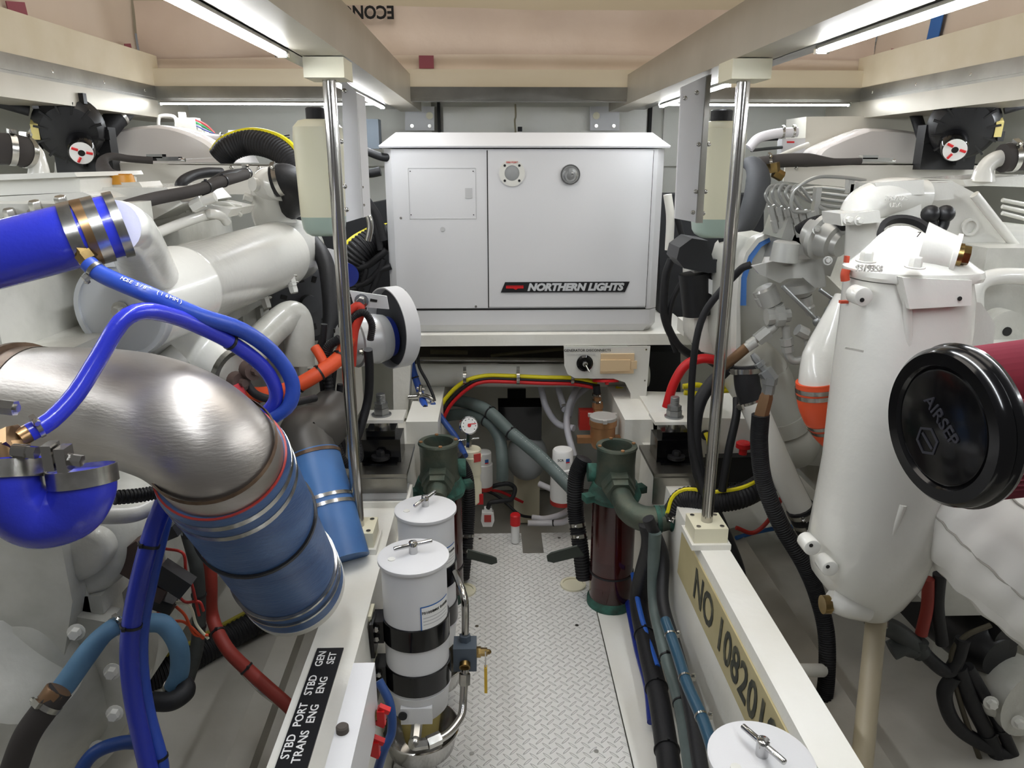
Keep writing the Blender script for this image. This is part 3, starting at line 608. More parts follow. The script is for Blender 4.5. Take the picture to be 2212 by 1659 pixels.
# ---- engine mounts ----
def mount(cx, side, Y, lab, lift=0):
    """cx pixel of the mount's centre"""
    c = P(cx, 985, Y); t = thing('engine_mount', lab, 'engine mount', c)
    b = B(); b.box(c + V((0, 0, .035)), (.118, .10, .075), bev=.016); b.box(c + V((0, 0, .08)), (.085, .075, .03), bev=.01); b.bx(c.x - .05, c.x + .05, c.y - .075, c.y + .06, c.z - .004, c.z + .006, bev=.004); b.put('rubber_housing', blackg, t)
    b = B(); q = c + V((0, -.055, 0)); b.ring(q + V((0, -.006, .022)), (0, 0, 1), .027, .013, .01); b.hexb(q + V((0, -.006, .02)), (0, 0, 1), .014, .022); b.put('hold_down_nut', blackp, t)
    b = B(); b.box(c + V((side * .012, .0, .128)), (.115, .095, .010), bev=.004); b.put('engine_bracket_plate', gel, t)
    b = B(); b.cyl(c + V((0, 0, .09)), c + V((0, 0, .125)), .024); b.put('collar', steel2, t)
    b = B(); b.cyl(c + V((0, 0, .133)), c + V((0, 0, .137)), .030); b.lathe(c + V((0, 0, .137)), c + V((0, 0, .157)), [(0, .024), (1, .024)], 6); b.lathe(c + V((0, 0, .158)), c + V((0, 0, .172)), [(0, .022), (1, .022)], 6); b.put('adjusting_nut', M('zinc plated steel', '9C9E9E', .35, .8), t)
    b = B(); b.tube([c + V((0, 0, .17)), c + V((0, 0, .2))], .0135, rib=.004, ribd=.05); b.put('stud', M('zinc plated steel', ''), t)
    b = B(); b.prism([c + V((-.085, -.14, -.012)), c + V((.085, -.14, -.012)), c + V((.085, .10, -.012)), c + V((-.085, .10, -.012))], (0, 0, .012), bev=.003); b.prism([c + V((-.085, -.145, -.10)), c + V((.085, -.145, -.10)), c + V((.085, -.145, -.012)), c + V((-.085, -.145, -.012))], (0, .012, 0)); b.put('base_plate', alu, t)
    return t
mount(829, 1, 2.12, 'left black engine mount with upright threaded stud, beside the left strainer')
mount(1450, -1, 2.20, 'right black engine mount with upright threaded stud, behind the striped hose')
# clear lidded box under the left mount, and the angle iron below it
jb = thing('junction_box', 'small white box with clear lid below the left engine mount', 'box', P(830, 1095, 1.95))
q = P(828, 1075, 1.96)
B().box(q + V((0, .03, -.045)), (.15, .12, .09), bev=.006).put('box_body', gel, jb); B().box(q + V((0, .03, .004)), (.135, .105, .006), bev=.002).put('lid', glassy, jb)
b = B(); b.tube([q + V((-.03, 0, .001)), q + V((.0, .04, .001)), q + V((.03, .0, .001)), q + V((.04, .05, .001))], .004, 20); b.put('wire', redp, jb)
for i in (-1, 0, 1): q2 = q + V((i * .022, -.031, -.045)); B().cyl(q2, q2 - V((0, .004, 0)), .004, seg=10).put('screw', steel2, jb)
br = thing('angle_bracket', 'white punched angle bracket under the small clear lidded box', 'bracket', P(830, 1160, 1.9))
b = B(); q = P(822, 1135, 1.92); b.box(q, (.12, .005, .065), bev=.002); b.box(q + V((0, -.03, -.03)), (.12, .06, .006), bev=.002); b.put('angle', gel, br)
for i in (-1, 0, 1): q2 = q + V((i * .032, -.003, .012)); B().cyl(q2, q2 - V((0, .002, 0)), .0055, seg=12).put('bolt_hole', dark, br)
q2 = q + V((0, -.004, -.012)); B().box(q2, (.03, .003, .009), bev=.001).put('slot', dark, br)
# ---- things below and behind the generator shelf ----
b = B(); b.cyl(P(895, 811, 2.86), P(1400, 811, 2.86), LY(1100, 811, 2.86, 25), bev=.004); b.solo('cross_beam', gel, 'thick round white beam crossing below the generator shelf', 'beam')
b = B(); b.cyl(P(900, 779, 2.95), P(1230, 781, 2.95), LY(1100, 780, 2.95, 8)); b.solo('steel_rod', steel, 'horizontal polished rod above the round white beam', 'rod')
b = B(); b.cyl(P(930, 760, 3.1), P(1010, 761, 3.1), .01); b.cyl(P(1060, 768, 3.1), P(1230, 752, 3.1), .008); b.solo('pipe_run', M('dull brass pipe', '6B6450', .4, .8), 'thin dull pipe in the gap just under the shelf', 'pipe')
YC = 2.72
cab = [(940, 905), (962, 862), (1000, 826), (1045, 812), (1100, 812), (1170, 815), (1240, 817), (1290, 826)]
for i, (dy, m, nm) in enumerate(((0, yellow, 'yellow cable, topmost of the three strapped under the round beam'), (7, black, 'black cable, middle of the three strapped under the round beam'), (13, red, 'red cable, lowest of the three strapped under the round beam'))):
    q = [P(x + dy * (.9 if k < 3 else 0), y + dy, YC - .004 * i) for k, (x, y) in enumerate(cab)]
    hose('battery_cable', nm, q, LY(1100, 812, YC, (4.6, 3.6, 4.0)[i]), m, cat='cable', ties=() if i != 1 else (.33, .62), group=None)
for x, lab in ((1004, 'left'), (1119, 'middle'), (1236, 'right')):
    q = P(x, 815, YC - .004); b = B(); b.ring(q + V((0, .0, 0)), (1, 0, 0), LY(x, 815, YC, 15), LY(x, 815, YC, 12), .012, 20); b.box(q + V((-.0, .0, LY(x, 815, YC, 18))), (.012, .006, .018)); b.solo('cable_clip', steel2, lab + ' steel clip holding the three cables under the round beam', 'clip')
hose('battery_cable', 'yellow cable bowing out to the right of the control panel leg', [P(1330, 838, 2.8), P(1350, 842, 2.8), P(1385, 846, 2.8), P(1405, 858, 2.75), P(1415, 890, 2.7)], .0075, yellow, cat='cable')
hose('drain_hose', 'slate grey hose, upper of the pair curving down to the right under the shelf', PP((945, 868, 2.95), (990, 866, 2.85), (1050, 885, 2.7), (1105, 935, 2.6), (1165, 985, 2.5), (1215, 1035, 2.4), (1240, 1060, 2.36)), LY(1100, 900, 2.6, 14), slate, ties=(.36, .5))
hose('drain_hose', 'slate grey hose, lower of the pair curling down beside the pressure gauge', PP((945, 902, 2.9), (1000, 895, 2.8), (1050, 908, 2.7), (1078, 945, 2.65), (1085, 990, 2.6), (1085, 1035, 2.6)), LY(1060, 900, 2.6, 13.5), slate, ties=(.4,))
for i, q in enumerate((((1168, 835, 2.9), (1180, 880, 2.85), (1205, 915, 2.8), (1240, 925, 2.75)), ((1205, 835, 2.9), (1215, 870, 2.85), (1220, 885, 2.8)), ((1245, 840, 2.9), (1228, 880, 2.8), (1225, 925, 2.75), (1240, 985, 2.7)), ((1270, 835, 2.95), (1240, 862, 2.9), (1228, 900, 2.85)))):
    hose('clear_hose', ('cloudy white hose bowing right of the black pump housing', 'short cloudy hose ending in a clamp above the white filter pot', 'white hose running down beside the small bronze strainer', 'cloudy hose slanting up behind the white hoses')[i], PP(*q), LY(1200, 880, 2.8, 7), M('cloudy white hose', 'C9C9D0', .4), clamps=(.95,) if i == 1 else ())
# black pump housing with frosted bowl
pb = thing('black_housing', 'glossy black rounded housing with grey frosted bowl at the back under the shelf', 'pump', P(1125, 1080, 2.9))
b = B(); q = P(1122, 905, 2.9); b.box(q, (LY(1122, 905, 2.9, 92), .12, LY(1122, 905, 2.9, 75)), bev=.025, seg=3); b.put('housing', blackg, pb)
b = B(); q = P(1138, 985, 2.88); b.ball(q, LY(1138, 985, 2.88, 50), (.9, .8, 1.1), 24); b.put('bowl', M('grey frosted plastic', '8C9090', .35), pb)
b = B(); q = P(1116, 858, 3.1); b.box(q, (.08, .02, .075)); b.solo('vent_plate', blackp, 'small black square plate on the bulkhead above the black housing', 'plate')
struct(B().bx(P(950, 900, 3.3).x, P(1350, 900, 3.3).x, 3.28, 3.34, -.1, .62, bev=.01).put('trim_19', panel))
struct(B().bx(P(1110, 1100, 2.95).x, P(1165, 1100, 2.95).x, 2.94, 2.98, -.1, .22, bev=.01).put('trim_20', M('cream paint', 'CFC8AE', .5)))
# gauge and cream cartridge
gg = thing('pressure_gauge', 'round chrome pressure gauge on top of the cream cartridge housing', 'gauge', P(1013, 950, 2.45))
q = P(1013, 919, 2.45); n = (V((0, 0, CAMZ)) - q).normalized(); n = (n + V((.15, 0, 0))).normalized(); r = LY(1013, 919, 2.45, 20)
b = B(); b.lathe(q + n * -.02, q + n * .008, [(0, r * .8), (.1, r), (.9, r), (1, r * .92)], 32); b.put('case', chrome, gg)
b = B(); b.cyl(q + n * .008, q + n * .009, r * .88, seg=32); b.put('dial', label, gg)
b = B(); b.cyl(q + n * .0095, q + n * .010, r * .2); u = n.cross(V((0, 0, 1))).normalized(); w_ = u.cross(n)
b.box(q + n * .0098 - u * r * .3 + w_ * r * .15, (r * .9, .001, .003), rot=Matrix((u, n, w_)).transposed()); b.put('needle', red, gg)
for k in range(9):
    a = math.radians(-40 + k * 32.5); e = u * math.cos(a) + w_ * math.sin(a); b = B(); b.box(q + n * .0095 + e * r * .68, (.003, .001, .003)); b.put('dial_mark', ink, gg)
b = B(); b.cyl(P(1013, 938, 2.46), P(1012, 965, 2.46), .011, seg=6); b.cyl(P(1013, 930, 2.46), P(1013, 942, 2.46), .006); b.cyl(P(990, 952, 2.46), P(1035, 946, 2.46), .003); b.put('stem', steel, gg)
cc = thing('cartridge_housing', 'cream plastic cartridge housing with red label under the pressure gauge', 'filter', P(1018, 1080, 2.47))
a, z = P(1018, 968, 2.47), P(1018, 1085, 2.47); z = V((a.x, a.y, z.z)); r = LY(1018, 1000, 2.47, 21)
b = B(); b.lathe(a, z, [(0, r * .9), (.02, r), (.12, r), (.13, r * 1.1), (.16, r * 1.1), (.2, r), (.45, r), (.46, r * .9), (.6, r * .9), (.65, r * 1.02), (.95, r * 1.02), (1, r * .8)], 28); b.put('housing', cream, cc)
q = P(1031, 990, 2.47 - r); B().box(q + V((0, .004, 0)), (.026, .004, .03), rot=Matrix.Rotation(.45, 3, 'Z'), bev=.001).put('red_label', M('red label print', 'B4403A', .5), cc)
q = a - Zv * .19 + V((r * .75, -r * .6, 0)); B().box(q, (.03, .006, .04), bev=.002).put('red_lock', red, cc)
# small white filter pots
for (x, y0, y1, Y, lab) in ((1216, 970, 1080, 2.62, 'small white filter pot with logo left of the right strainer'), (1045, 975, 1050, 2.75, 'small white filter pot partly hidden behind the cream cartridge')):
    a, z = P(x, y0, Y), P(x, y1, Y); z = V((a.x, a.y, z.z)); r = LY(x, y0, Y, 25 if x > 1100 else 18)
    t = thing('filter_pot', lab, 'filter', z)
    b = B(); b.lathe(a, z, [(0, r * .8), (.03, r * .9), (.33, r * .9), (.35, r * 1.05), (.95, r * 1.05), (1, r)], 28); b.put('canister', label, t)
    q = a + V((0, -r * .93, -.03)); b = B(); b.box(q + V((r * .35, 0, 0)), (.014, .003, .012), rot=Matrix.Rotation(.3, 3, 'Z')); b.put('logo', tapeb, t)
    b = B(); b.box(q + V((r * .35, -.001, -.008)), (.014, .003, .004), rot=Matrix.Rotation(.3, 3, 'Z')); b.put('logo_stripe', red, t)
    if x > 1100: text('SCR', q + V((-.012, -.001, 0)), .013, (1, 0, 0), (0, 0, 1), ink, t, bold=.02)
    b = B(); b.cyl(z + Zv * .005, z - Zv * .012, r * 1.05); b.put('base_ring', redp, t)
# small bronze strainer with clear lid, and red handled valve above
bs = thing('bronze_strainer', 'small new bronze strainer with clear lid behind the right sea strainer', 'strainer', P(1303, 965, 2.5))
a = P(1303, 905, 2.5); z = V((a.x, a.y, P(1303, 965, 2.5).z)); r = LY(1303, 915, 2.5, 27)
b = B(); b.lathe(z, a, [(0, r * .8), (.2, r), (.75, r), (.8, r * 1.1), (1, r * 1.1)], 32); b.box(z + V((0, 0, .03)), (r * 4.1, .03, .022), bev=.006); b.put('body', bronzeb, bs)
b = B(); b.lathe(a, a + Zv * .014, [(0, r * 1.08), (.8, r * 1.08), (1, r)], 32)
for k in range(3): an = 2.09 * k + .5; b.box(a + V((math.cos(an) * r * 1.15, math.sin(an) * r * 1.15, .006)), (.014, .014, .012), bev=.003)
b.put('clear_lid', M('clear acrylic', 'DCDAD4', .12, trans=.45), bs)
gv = thing('gate_valve', 'red handwheel valve with clamped black hose under the control panel', 'valve', P(1300, 900, 2.7))
b = B(); q = P(1308, 822, 2.7); b.ring(q, (0, .25, 1), .05, .038, .010); b.box(q, (.085, .012, .008)); b.box(q, (.012, .085, .008)); b.put('handwheel', red, gv)
b = B(); b.cyl(P(1288, 832, 2.7), P(1290, 850, 2.7), .014); b.put('hose_end', black, gv)
for y in (852, 866): clampband(P(1289, y, 2.7), V((0, 0, 1)), .0165, .008, None, gv)
b = B(); b.lathe(P(1290, 850, 2.7), P(1292, 905, 2.7), [(0, .015), (.3, .015), (.32, .02), (.55, .022), (.6, .018), (1, .02)], 6); b.put('bronze_union', bronzeb, gv)
b = B(); b.box(P(1267, 905, 2.72), (.06, .05, .075), bev=.01); b.put('valve_actuator', redp, gv)
# chrome tap on the left
tp_ = thing('tap', 'small chrome tap with blue hoses left of the cable bend', 'tap', P(905, 880, 2.66))
b = B(); b.cyl(P(882, 858, 2.66), P(905, 857, 2.66), .009); b.cyl(P(905, 866, 2.66), P(909, 832, 2.66), .007); b.ball(P(907, 852, 2.66), .013); b.tube(PP((907, 855, 2.66), (918, 855, 2.64), (932, 862, 2.62), (934, 874, 2.62)), .0085); b.cyl(P(900, 838, 2.66), P(917, 842, 2.66), .005); b.put('tap_body', steel, tp_)
hose('water_hose', 'blue hose, left of the pair running down behind the shelf leg', PP((888, 750, 2.75), (890, 790, 2.75), (905, 840, 2.72), (918, 880, 2.6), (925, 920, 2.5), (922, 990, 2.4)), LY(900, 850, 2.7, 7.5), M('royal blue hose', '2D55B0', .35), ties=(.3, .62, .8))
hose('water_hose', 'blue hose slanting from the tap down to the left strainer', PP((934, 872, 2.62), (955, 905, 2.58), (985, 945, 2.5), (1005, 985, 2.4)), LY(950, 900, 2.6, 6.5), M('navy hose', '1F3F7E', .4))
hose('battery_cable', 'black cable dropping beside the blue hoses on the left', PP((903, 752, 2.7), (905, 790, 2.7), (925, 830, 2.68), (940, 875, 2.65), (938, 960, 2.6), (950, 1000, 2.55)), .006, black, cat='cable')
# plug, bottle, wires in front of the notch
pg = thing('wire_plug', 'white two pin plug with red label and black cable at the end of the sole', 'plug', P(1054, 1138, 2.7))
b = B(); slab(b, [(1041, 1108), (1066, 1108), (1068, 1125), (1063, 1138), (1043, 1138), (1039, 1125)], 2.66, .03, bev=.003); slab(b, [(1046, 1098), (1063, 1098), (1063, 1110), (1046, 1110)], 2.665, .02); b.put('plug_body', label, pg)
b = B(); slab(b, [(1046, 1113), (1061, 1113), (1061, 1128), (1046, 1128)], 2.657, .002); b.put('plug_label', M('red label print', ''), pg)
b = B(); b.tube(PP((1054, 1098, 2.67), (1060, 1086, 2.67), (1085, 1082, 2.68), (1105, 1078, 2.7), (1112, 1055, 2.75), (1095, 1045, 2.75), (1060, 1052, 2.75), (1040, 1062, 2.75)), .009, 60); b.put('cable', black, pg)
bt_ = thing('capped_bottle', 'small white bottle with red cap standing in the sole notch', 'bottle', P(1115, 1172, 2.6))
a = P(1113, 1110, 2.58); b = B(); b.lathe(a, a - Zv * .045, [(0, .016), (.1, .020), (1, .020)], 20); b.put('cap', red, bt_)
b = B(); b.lathe(a - Zv * .045, a - Zv * .12, [(0, .016), (1, .016)], 20); b.put('bottle_body', label, bt_)
for q, lab in ((((1150, 1118, 2.72), (1180, 1120, 2.7), (1215, 1110, 2.68), (1235, 1095, 2.66)), 'upper white hose lying at the end of the sole'), (((1140, 1130, 2.68), (1175, 1130, 2.68), (1215, 1128, 2.66), (1240, 1115, 2.62)), 'lower white hose with blue tie at the end of the sole'), (((1165, 1045, 2.8), (1200, 1060, 2.75), (1240, 1075, 2.7)), 'white hose slanting behind the slate grey hose')):
    hose('drain_hose', lab, PP(*q), .012, M('white pvc hose', 'D5D3D6', .4), ties=(.5,) if 'tie' in lab else ())
hose('battery_cable', 'black cable lying across the bilge behind the plug', PP((1000, 1075, 2.8), (1040, 1060, 2.85), (1075, 1072, 2.85), (1120, 1110, 2.8), (1150, 1118, 2.75)), .006, black, cat='cable')
hose('battery_cable', 'red cable lying in the bilge behind the left strainer', PP((1015, 1045, 2.8), (1040, 1058, 2.85), (1080, 1062, 2.9), (1130, 1085, 2.9)), .006, red, cat='cable')
# ---- coolant tanks and their white brackets ----
def tank_(cx, y0, y1, w2, Y, lab):
    a = P(cx, y0, Y); z = P(cx, y1, Y); z = V((a.x, a.y, z.z)); r = LY(cx, 380, Y, w2); t = thing('coolant_tank', lab, 'tank', z)
    H = a.z - z.z
    def rr_(z_, k): 
        return [V((a.x + math.copysign(abs(math.cos(t_)) ** .6, math.cos(t_)) * r * k, a.y + math.copysign(abs(math.sin(t_)) ** .6, math.sin(t_)) * r * k * 1.0, z_)) for t_ in (2 * math.pi * i / 32 for i in range(32))]
    lv = z.z + H * .17
    b = B(); b.rings([rr_(lv, .93), rr_(lv + (a.z - lv) * .55, .97), rr_(a.z - .045, 1), rr_(a.z - .02, .97), rr_(a.z - .004, .75), rr_(a.z, .5)]); b.put('tank_shell', tank, t)
    b = B(); b.rings([rr_(z.z, .55), rr_(z.z + .008, .75), rr_(z.z + .02, .86), rr_(lv, .93)]); b.put('coolant_level', fluid, t)
    b = B(); b.lathe(a - Zv * .002, a + Zv * .03, [(0, r * .42), (.1, r * .46), (.9, r * .46), (1, r * .4)], 32); b.put('cap', black, t)
    return t, a, z
tank_(685, 258, 508, 50, 2.10, 'cloudy cream coolant tank behind the left stanchion')
tank_(1558, 262, 512, 50, 2.15, 'cloudy cream coolant tank behind the right stanchion')
def vplate(pts, Y, th, lab, bolts):
    t = thing('mounting_plate', lab, 'bracket', P(pts[0][0], pts[2][1], Y)); b = B(); slab(b, pts, Y, th, bev=.002); b.put('plate', powder, t)
    for x, y in bolts: q = P(x, y, Y); B().ball(q, .006, (1, .6, 1), 10).put('bolt', steel2, t)
    return t
tL = vplate([(737, 165), (770, 200), (782, 470), (748, 480)], 1.93, .012, 'tall white metal plate hanging right of the left stanchion', ((744, 196), (737, 306), (745, 403), (749, 453)))
for x, y in ((771, 317), (779, 405), (782, 444)): q = P(x, y, 1.93); B().ball(q + V((0, .02, 0)), .005, (1, 1, .8), 8).put('bolt', steel2, tL)
b = B(); b.prism([P(768, 200, 1.94), P(782, 470, 1.94), P(782, 470, 1.94) + V((.0, .12, 0)), P(768, 200, 1.94) + V((0, .12, 0))], (.004, 0, 0)); b.put('side_flange', powder, tL)
tR = vplate([(1472, 188), (1533, 160), (1513, 482), (1458, 472)], 1.98, .012, 'tall white metal plate hanging left of the right stanchion', ((1480, 212), (1505, 200), (1509, 312), (1531, 312), (1503, 414), (1524, 414), (1497, 459), (1519, 461)))
b = B(); b.prism([P(1527, 165, 1.972), P(1537, 160, 1.972), P(1518, 482, 1.972), P(1504, 482, 1.972)], (0, .01, 0)); b.put('edge_strip', alu, tR)
# ---- back wall details ----
for x, lab in ((908, 'white bracket plate on the back wall left of the generator top'), (1308, 'white bracket plate on the back wall right of the generator top')):
    c = P(x, 255, 3.55); t = thing('bracket_plate', lab, 'bracket', c - Zv * .05); s = 1 if x < 1100 else -1
    b = B(); slab(b, [(x - 33, 230), (x + 30, 230), (x + 30, 282), (x - 33, 282)], 3.56, .01, bev=.002); b.put('plate', powder, t)
    for dx, dy in ((-18, 17), (28 - 8, 17), (20 , -5)):
        q = P(x + dx * s, 255 + dy, 3.555); B().cyl(q, q - V((0, .003, 0)), .008 if dy > 0 else .016, seg=14).put('bolt', steel2 if dy > 0 else cream, t)
hose('wire', 'thin tan wire hanging down the back wall above the generator', PP((1113, 225, 3.55), (1114, 250, 3.55), (1112, 262, 3.55), (1114, 290, 3.55)), .004, M('tan wire', '8E866C', .6), cat='wire')
B().box(P(1123, 279, 3.54), (.02, .02, .02), bev=.004).solo('wire_clip', blackp, 'tiny black clip beside the wire on the back wall', 'clip')
b = B(); b.box(P(795, 290, 3.3), (LY(795, 290, 3.3, 52), .08, LY(795, 290, 3.3, 60)), bev=.006); b.solo('junction_box', M('blue grey enclosure', '76808A', .5), 'blue grey box on the wall left of the generator lid', 'box')

for hn, pts_, n0 in (('slate hose', PP((945, 868, 2.95), (990, 866, 2.85), (1050, 885, 2.7), (1105, 935, 2.6), (1165, 985, 2.5), (1215, 1035, 2.4), (1240, 1060, 2.36)), V((.2, -.7, .6))),):
    hst = [o for o in C.objects if o.name.startswith('drain_hose') and o.get('label', '').startswith('slate grey hose, upper')][0]
    for i, ch in enumerate('MARINE EXHAUST WATER HOSE 1-1/8'):
        p, dd = at(pts_, .50 + .0125 * i); n_ = (n0 - dd * n0.dot(dd)).normalized()
        if ch != ' ': text(ch, p + n_ * .0225, .012, dd, n_.cross(dd), inkw, hst, name='hose_lettering')

for pts_, Y_, lab in (([(1425, 420), (1650, 420), (1650, 570), (1590, 640), (1520, 640), (1520, 720), (1425, 720)], 3.05, 'dark backdrop slab added to darken the gap between generator and right stanchion'), ([(640, 470), (850, 430), (850, 720), (640, 740)], 3.15, 'dark backdrop slab added to darken the gap left of the generator'), ([(1400, 760), (1470, 760), (1470, 900), (1400, 900)], 2.95, 'dark backdrop block added to darken the space below the shelf end left of the red cable')):
    b = B(); slab(b, pts_, Y_, .18, bev=.01); b.solo('dark_backdrop', M('gap darkening black', '26272A', .6), lab, 'housing')  # black slabs added as a backdrop, to make these gaps read dark
b = B(); slab(b, [(895, 744), (1225, 744), (1225, 792), (895, 792)], 3.2, .05); b.solo('shelf_gap_backdrop', M('under shelf shade brown', '3A342C', .7), 'dark brown backdrop added to darken the gap just under the shelf', 'board')  # added strip; the shade under the shelf is put into its brown
# ================= port side of the photo: left engine and its plumbing =================
LE = thing('marine_engine', 'white painted marine diesel engine filling the left side of the room', 'engine', (-1.05, 1.9, .35))
ENG = [LE]
def pt(fn, name, m=white, par=LE, **k): b = B(); fn(b); return b.put(name, m, par, **k)
def pix_prism(b, pts, Y, th, bev=.006): return b.prism([P(x, y, Y) for x, y in pts], (0, th, 0), bev=bev, seg=2 if bev < .025 else 5)
def soft(pts, Y, th, r=.03):
    def g(b):
        o = smooth_path([P(x, y, Y) for x, y in pts] + [P(*pts[0], Y)], 60)[:-1]; c = sum(o, V()) / len(o)
        b.rings([[c + (p - c) * s + V((0, dy, 0)) for p in o] for dy, s in ((.0, .55), (.004, .78), (r * .35, .92), (r, .985), (r * 1.8, 1), (th, 1))])
    return g
def bolt(p, ax, r=.008, h=.012, par=None, m=white, name='bolt'):
    par = par or ENG[0]; b = B(); b.cyl(p, V(p) + V(ax).normalized() * .002, r * 1.5, seg=14); b.hexb(V(p) + V(ax).normalized() * .002, ax, r, h); return b.put(name, m, par)
# block, head, side housings
def f(b):
    b.bx(-1.45, -.80, 1.30, 2.70, .45, 1.08, bev=.03)
    b.bx(-1.40, -.90, 1.35, 2.65, 1.08, 1.25, bev=.02)
    b.prism([(-1.40, 1.25, .42), (-.86, 1.25, .42), (-.80, 1.25, .62), (-.80, 1.25, .82), (-1.4, 1.25, .9)], (0, 1.2, 0), bev=.02)
pt(f, 'engine_block', white2)
def f(b):
    for i in range(7): b.bx(-.815, -.785, 1.42 + i * .18, 1.45 + i * .18, .5, 1.05, bev=.006)
    b.bx(-.82, -.775, 1.3, 2.7, .96, 1.0, bev=.01); b.bx(-.82, -.775, 1.3, 2.7, .56, .6, bev=.01)
pt(f, 'block_rib', white2)
# oil pan / gear housing in the lower left corner
def f(b):
    b.bx(-1.45, -.86, 1.36, 2.3, .18, .5, bev=.05)
    b.lathe(P(20, 1480, 1.62), P(60, 1440, 1.22), [(0, .30), (.55, .27), (.6, .235), (.85, .20), (.9, .17), (1, .10)], 40)
pt(f, 'gear_housing', white2)
pt(soft([(-60, 1130), (80, 1095), (225, 1108), (268, 1170), (262, 1240), (215, 1295), (120, 1310), (40, 1350), (-60, 1340)], 1.30, .3, .05), 'casting', white2, ang=70)
pt(soft([(60, 1190), (190, 1150), (235, 1200), (190, 1255), (90, 1270)], 1.275, .06, .02), 'casting', white2, ang=70)
pt(lambda b: pix_prism(b, [(-80, 1060), (330, 1060), (300, 1330), (290, 1560), (-80, 1700)], 1.66, .1, .02), 'engine_side', white2)
pt(soft([(-60, 1330), (60, 1330), (140, 1400), (190, 1500), (200, 1620), (150, 1700), (-60, 1720)], 1.24, .3, .06), 'sump_casting', white2, ang=70)
def f(b): pix_prism(b, [(150, 1330), (235, 1345), (272, 1420), (276, 1560), (225, 1640), (150, 1690), (120, 1690), (190, 1600), (215, 1520), (205, 1440), (130, 1380)], 1.28, .05, .008)
pt(f, 'bell_housing', white2)
for x, y in ((215, 1385), (243, 1450), (248, 1540), (212, 1615), (118, 1575), (165, 1365)):
    bolt(P(x, y, 1.25), (.2, -1, .2), .011, .016)
def f(b):
    for q in (((60, 1270), (110, 1350), (150, 1440)), ((-20, 1300), (40, 1400), (80, 1500)), ((150, 1480), (190, 1560), (200, 1640))):
        b.tube([P(x, y, 1.29) for x, y in q], .018, 20)
pt(f, 'cast_rib', white2)
# near end castings left of the heat exchanger
def f(b):
    pix_prism(b, [(-40, 600), (70, 585), (115, 600), (125, 750), (60, 800), (-40, 820)], 1.62, .2, .02)
    pix_prism(b, [(-40, 650), (40, 640), (70, 680), (80, 730), (-40, 740)], 1.50, .1, .02)
    pix_prism(b, [(50, 595), (150, 590), (160, 770), (70, 760)], 1.75, .2, .02)
pt(f, 'end_casting', white2)
def f(b): pix_prism(b, [(146, 612), (172, 610), (200, 765), (163, 750)], 1.66, .01, .002)
pt(f, 'support_plate', white2)
# valve cover with its hose neck
def f(b):
    pix_prism(b, [(-60, 388), (0, 383), (150, 374), (172, 388), (174, 415), (-60, 425)], 1.75, .28, .008)
    pix_prism(b, [(-60, 378), (160, 372), (166, 382), (-60, 392)], 1.73, .33, .004)
    pix_prism(b, [(-60, 428), (180, 415), (215, 430), (215, 470), (-60, 500)], 1.72, .3, .01)
pt(f, 'valve_cover', white)
pt(lambda b: b.tube(PP((85, 385, 1.85), (82, 350, 1.85), (70, 325, 1.85), (40, 312, 1.83), (0, 312, 1.8)), [.026, .019, .019, .018, .018], 24), 'breather_neck', white)
def f(b):
    pix_prism(b, [(178, 418), (205, 405), (360, 405), (380, 425), (395, 440), (330, 475), (215, 470)], 1.85, .35, .012)
    pix_prism(b, [(240, 395), (300, 393), (310, 408), (225, 408)], 1.9, .12, .004)
    pix_prism(b, [(210, 445), (400, 432), (500, 452), (490, 470), (300, 500), (200, 500)], 2.0, .2, .012)
pt(f, 'rocker_cover', white)
def f(b):
    q = P(262, 398, 1.93); b.cyl(q, q + Zv * .022, .034, .030, seg=28); b.box(q + Zv * .016, (.055, .012, .018), bev=.003)
pt(f, 'oil_filler_cap', M('amber plastic cap', 'C68A2C', .35))
for x, y in ((25, 472), (80, 455), (135, 445)): bolt(P(x, y, 1.55), (0, -.3, 1), .012, .018, m=steel2)
pt(lambda b: b.box(P(75, 500, 1.62), (.45, .12, .12), bev=.02), 'aftercooler_body', white2)
# heat exchanger
hA, hB = P(266, 668, 1.52), P(632, 540, 2.42); r0 = .0985
hx = B(); hx.lathe(hA, hB, [(0, r0 * .98), (.02, r0), (.235, r0), (.24, r0 * 1.02), (.25, r0 * 1.02), (.255, r0), (.86, r0), (.865, r0 * 1.025), (.875, r0 * 1.025), (.88, r0), (1.0, r0), (1.05, r0 * .93), (1.08, r0 * .7), (1.095, r0 * .3)], 56); hxo = hx.put('heat_exchanger', white, LE)
d = (hB - hA).normalized()
b = B(); b.lathe(hA - d * .006, hA + d * .012, [(0, r0 * .9), (.05, r0 * .99), (1, r0 * 1.03)], 56); b.ring(hA - d * .007, d, r0 * 1.0, r0 * .9, .01, 56); b.put('end_cap', M('silver painted cap', 'C6C9CC', .35, .2), hxo)
b = B(); b.cyl(hA - d * .008, hA - d * .012, .018); b.hexb(hA - d * .012, -d, .011, .016); b.put('cap_bolt', white2, hxo)
def f(b):
    q = hA.lerp(hB, .16); b.tube([P(245, 490, 1.155), P(268, 494, 1.2), P(292, 525, 1.34), q + V((-.01, 0, .02))], [.040, .040, .046, .055], 24, 28)
pt(f, 'inlet_elbow', white)
def f(b):
    q = hA.lerp(hB, .99)
    b.tube([q, P(588, 470, 2.36), P(580, 430, 2.33), P(580, 402, 2.32)], [.07, .058, .05, .05], 20, 28); b.ball(P(582, 400, 2.31), .052, (1, 1, 1), 20)
    b.cyl(P(575, 400, 2.30), P(545, 398, 2.26), .02); b.cyl(P(545, 430, 2.28), P(527, 424, 2.27), .012, seg=6)
    b.tube([P(590, 398, 2.30), P(612, 402, 2.28)], .045)
pt(f, 'thermostat_neck', white)
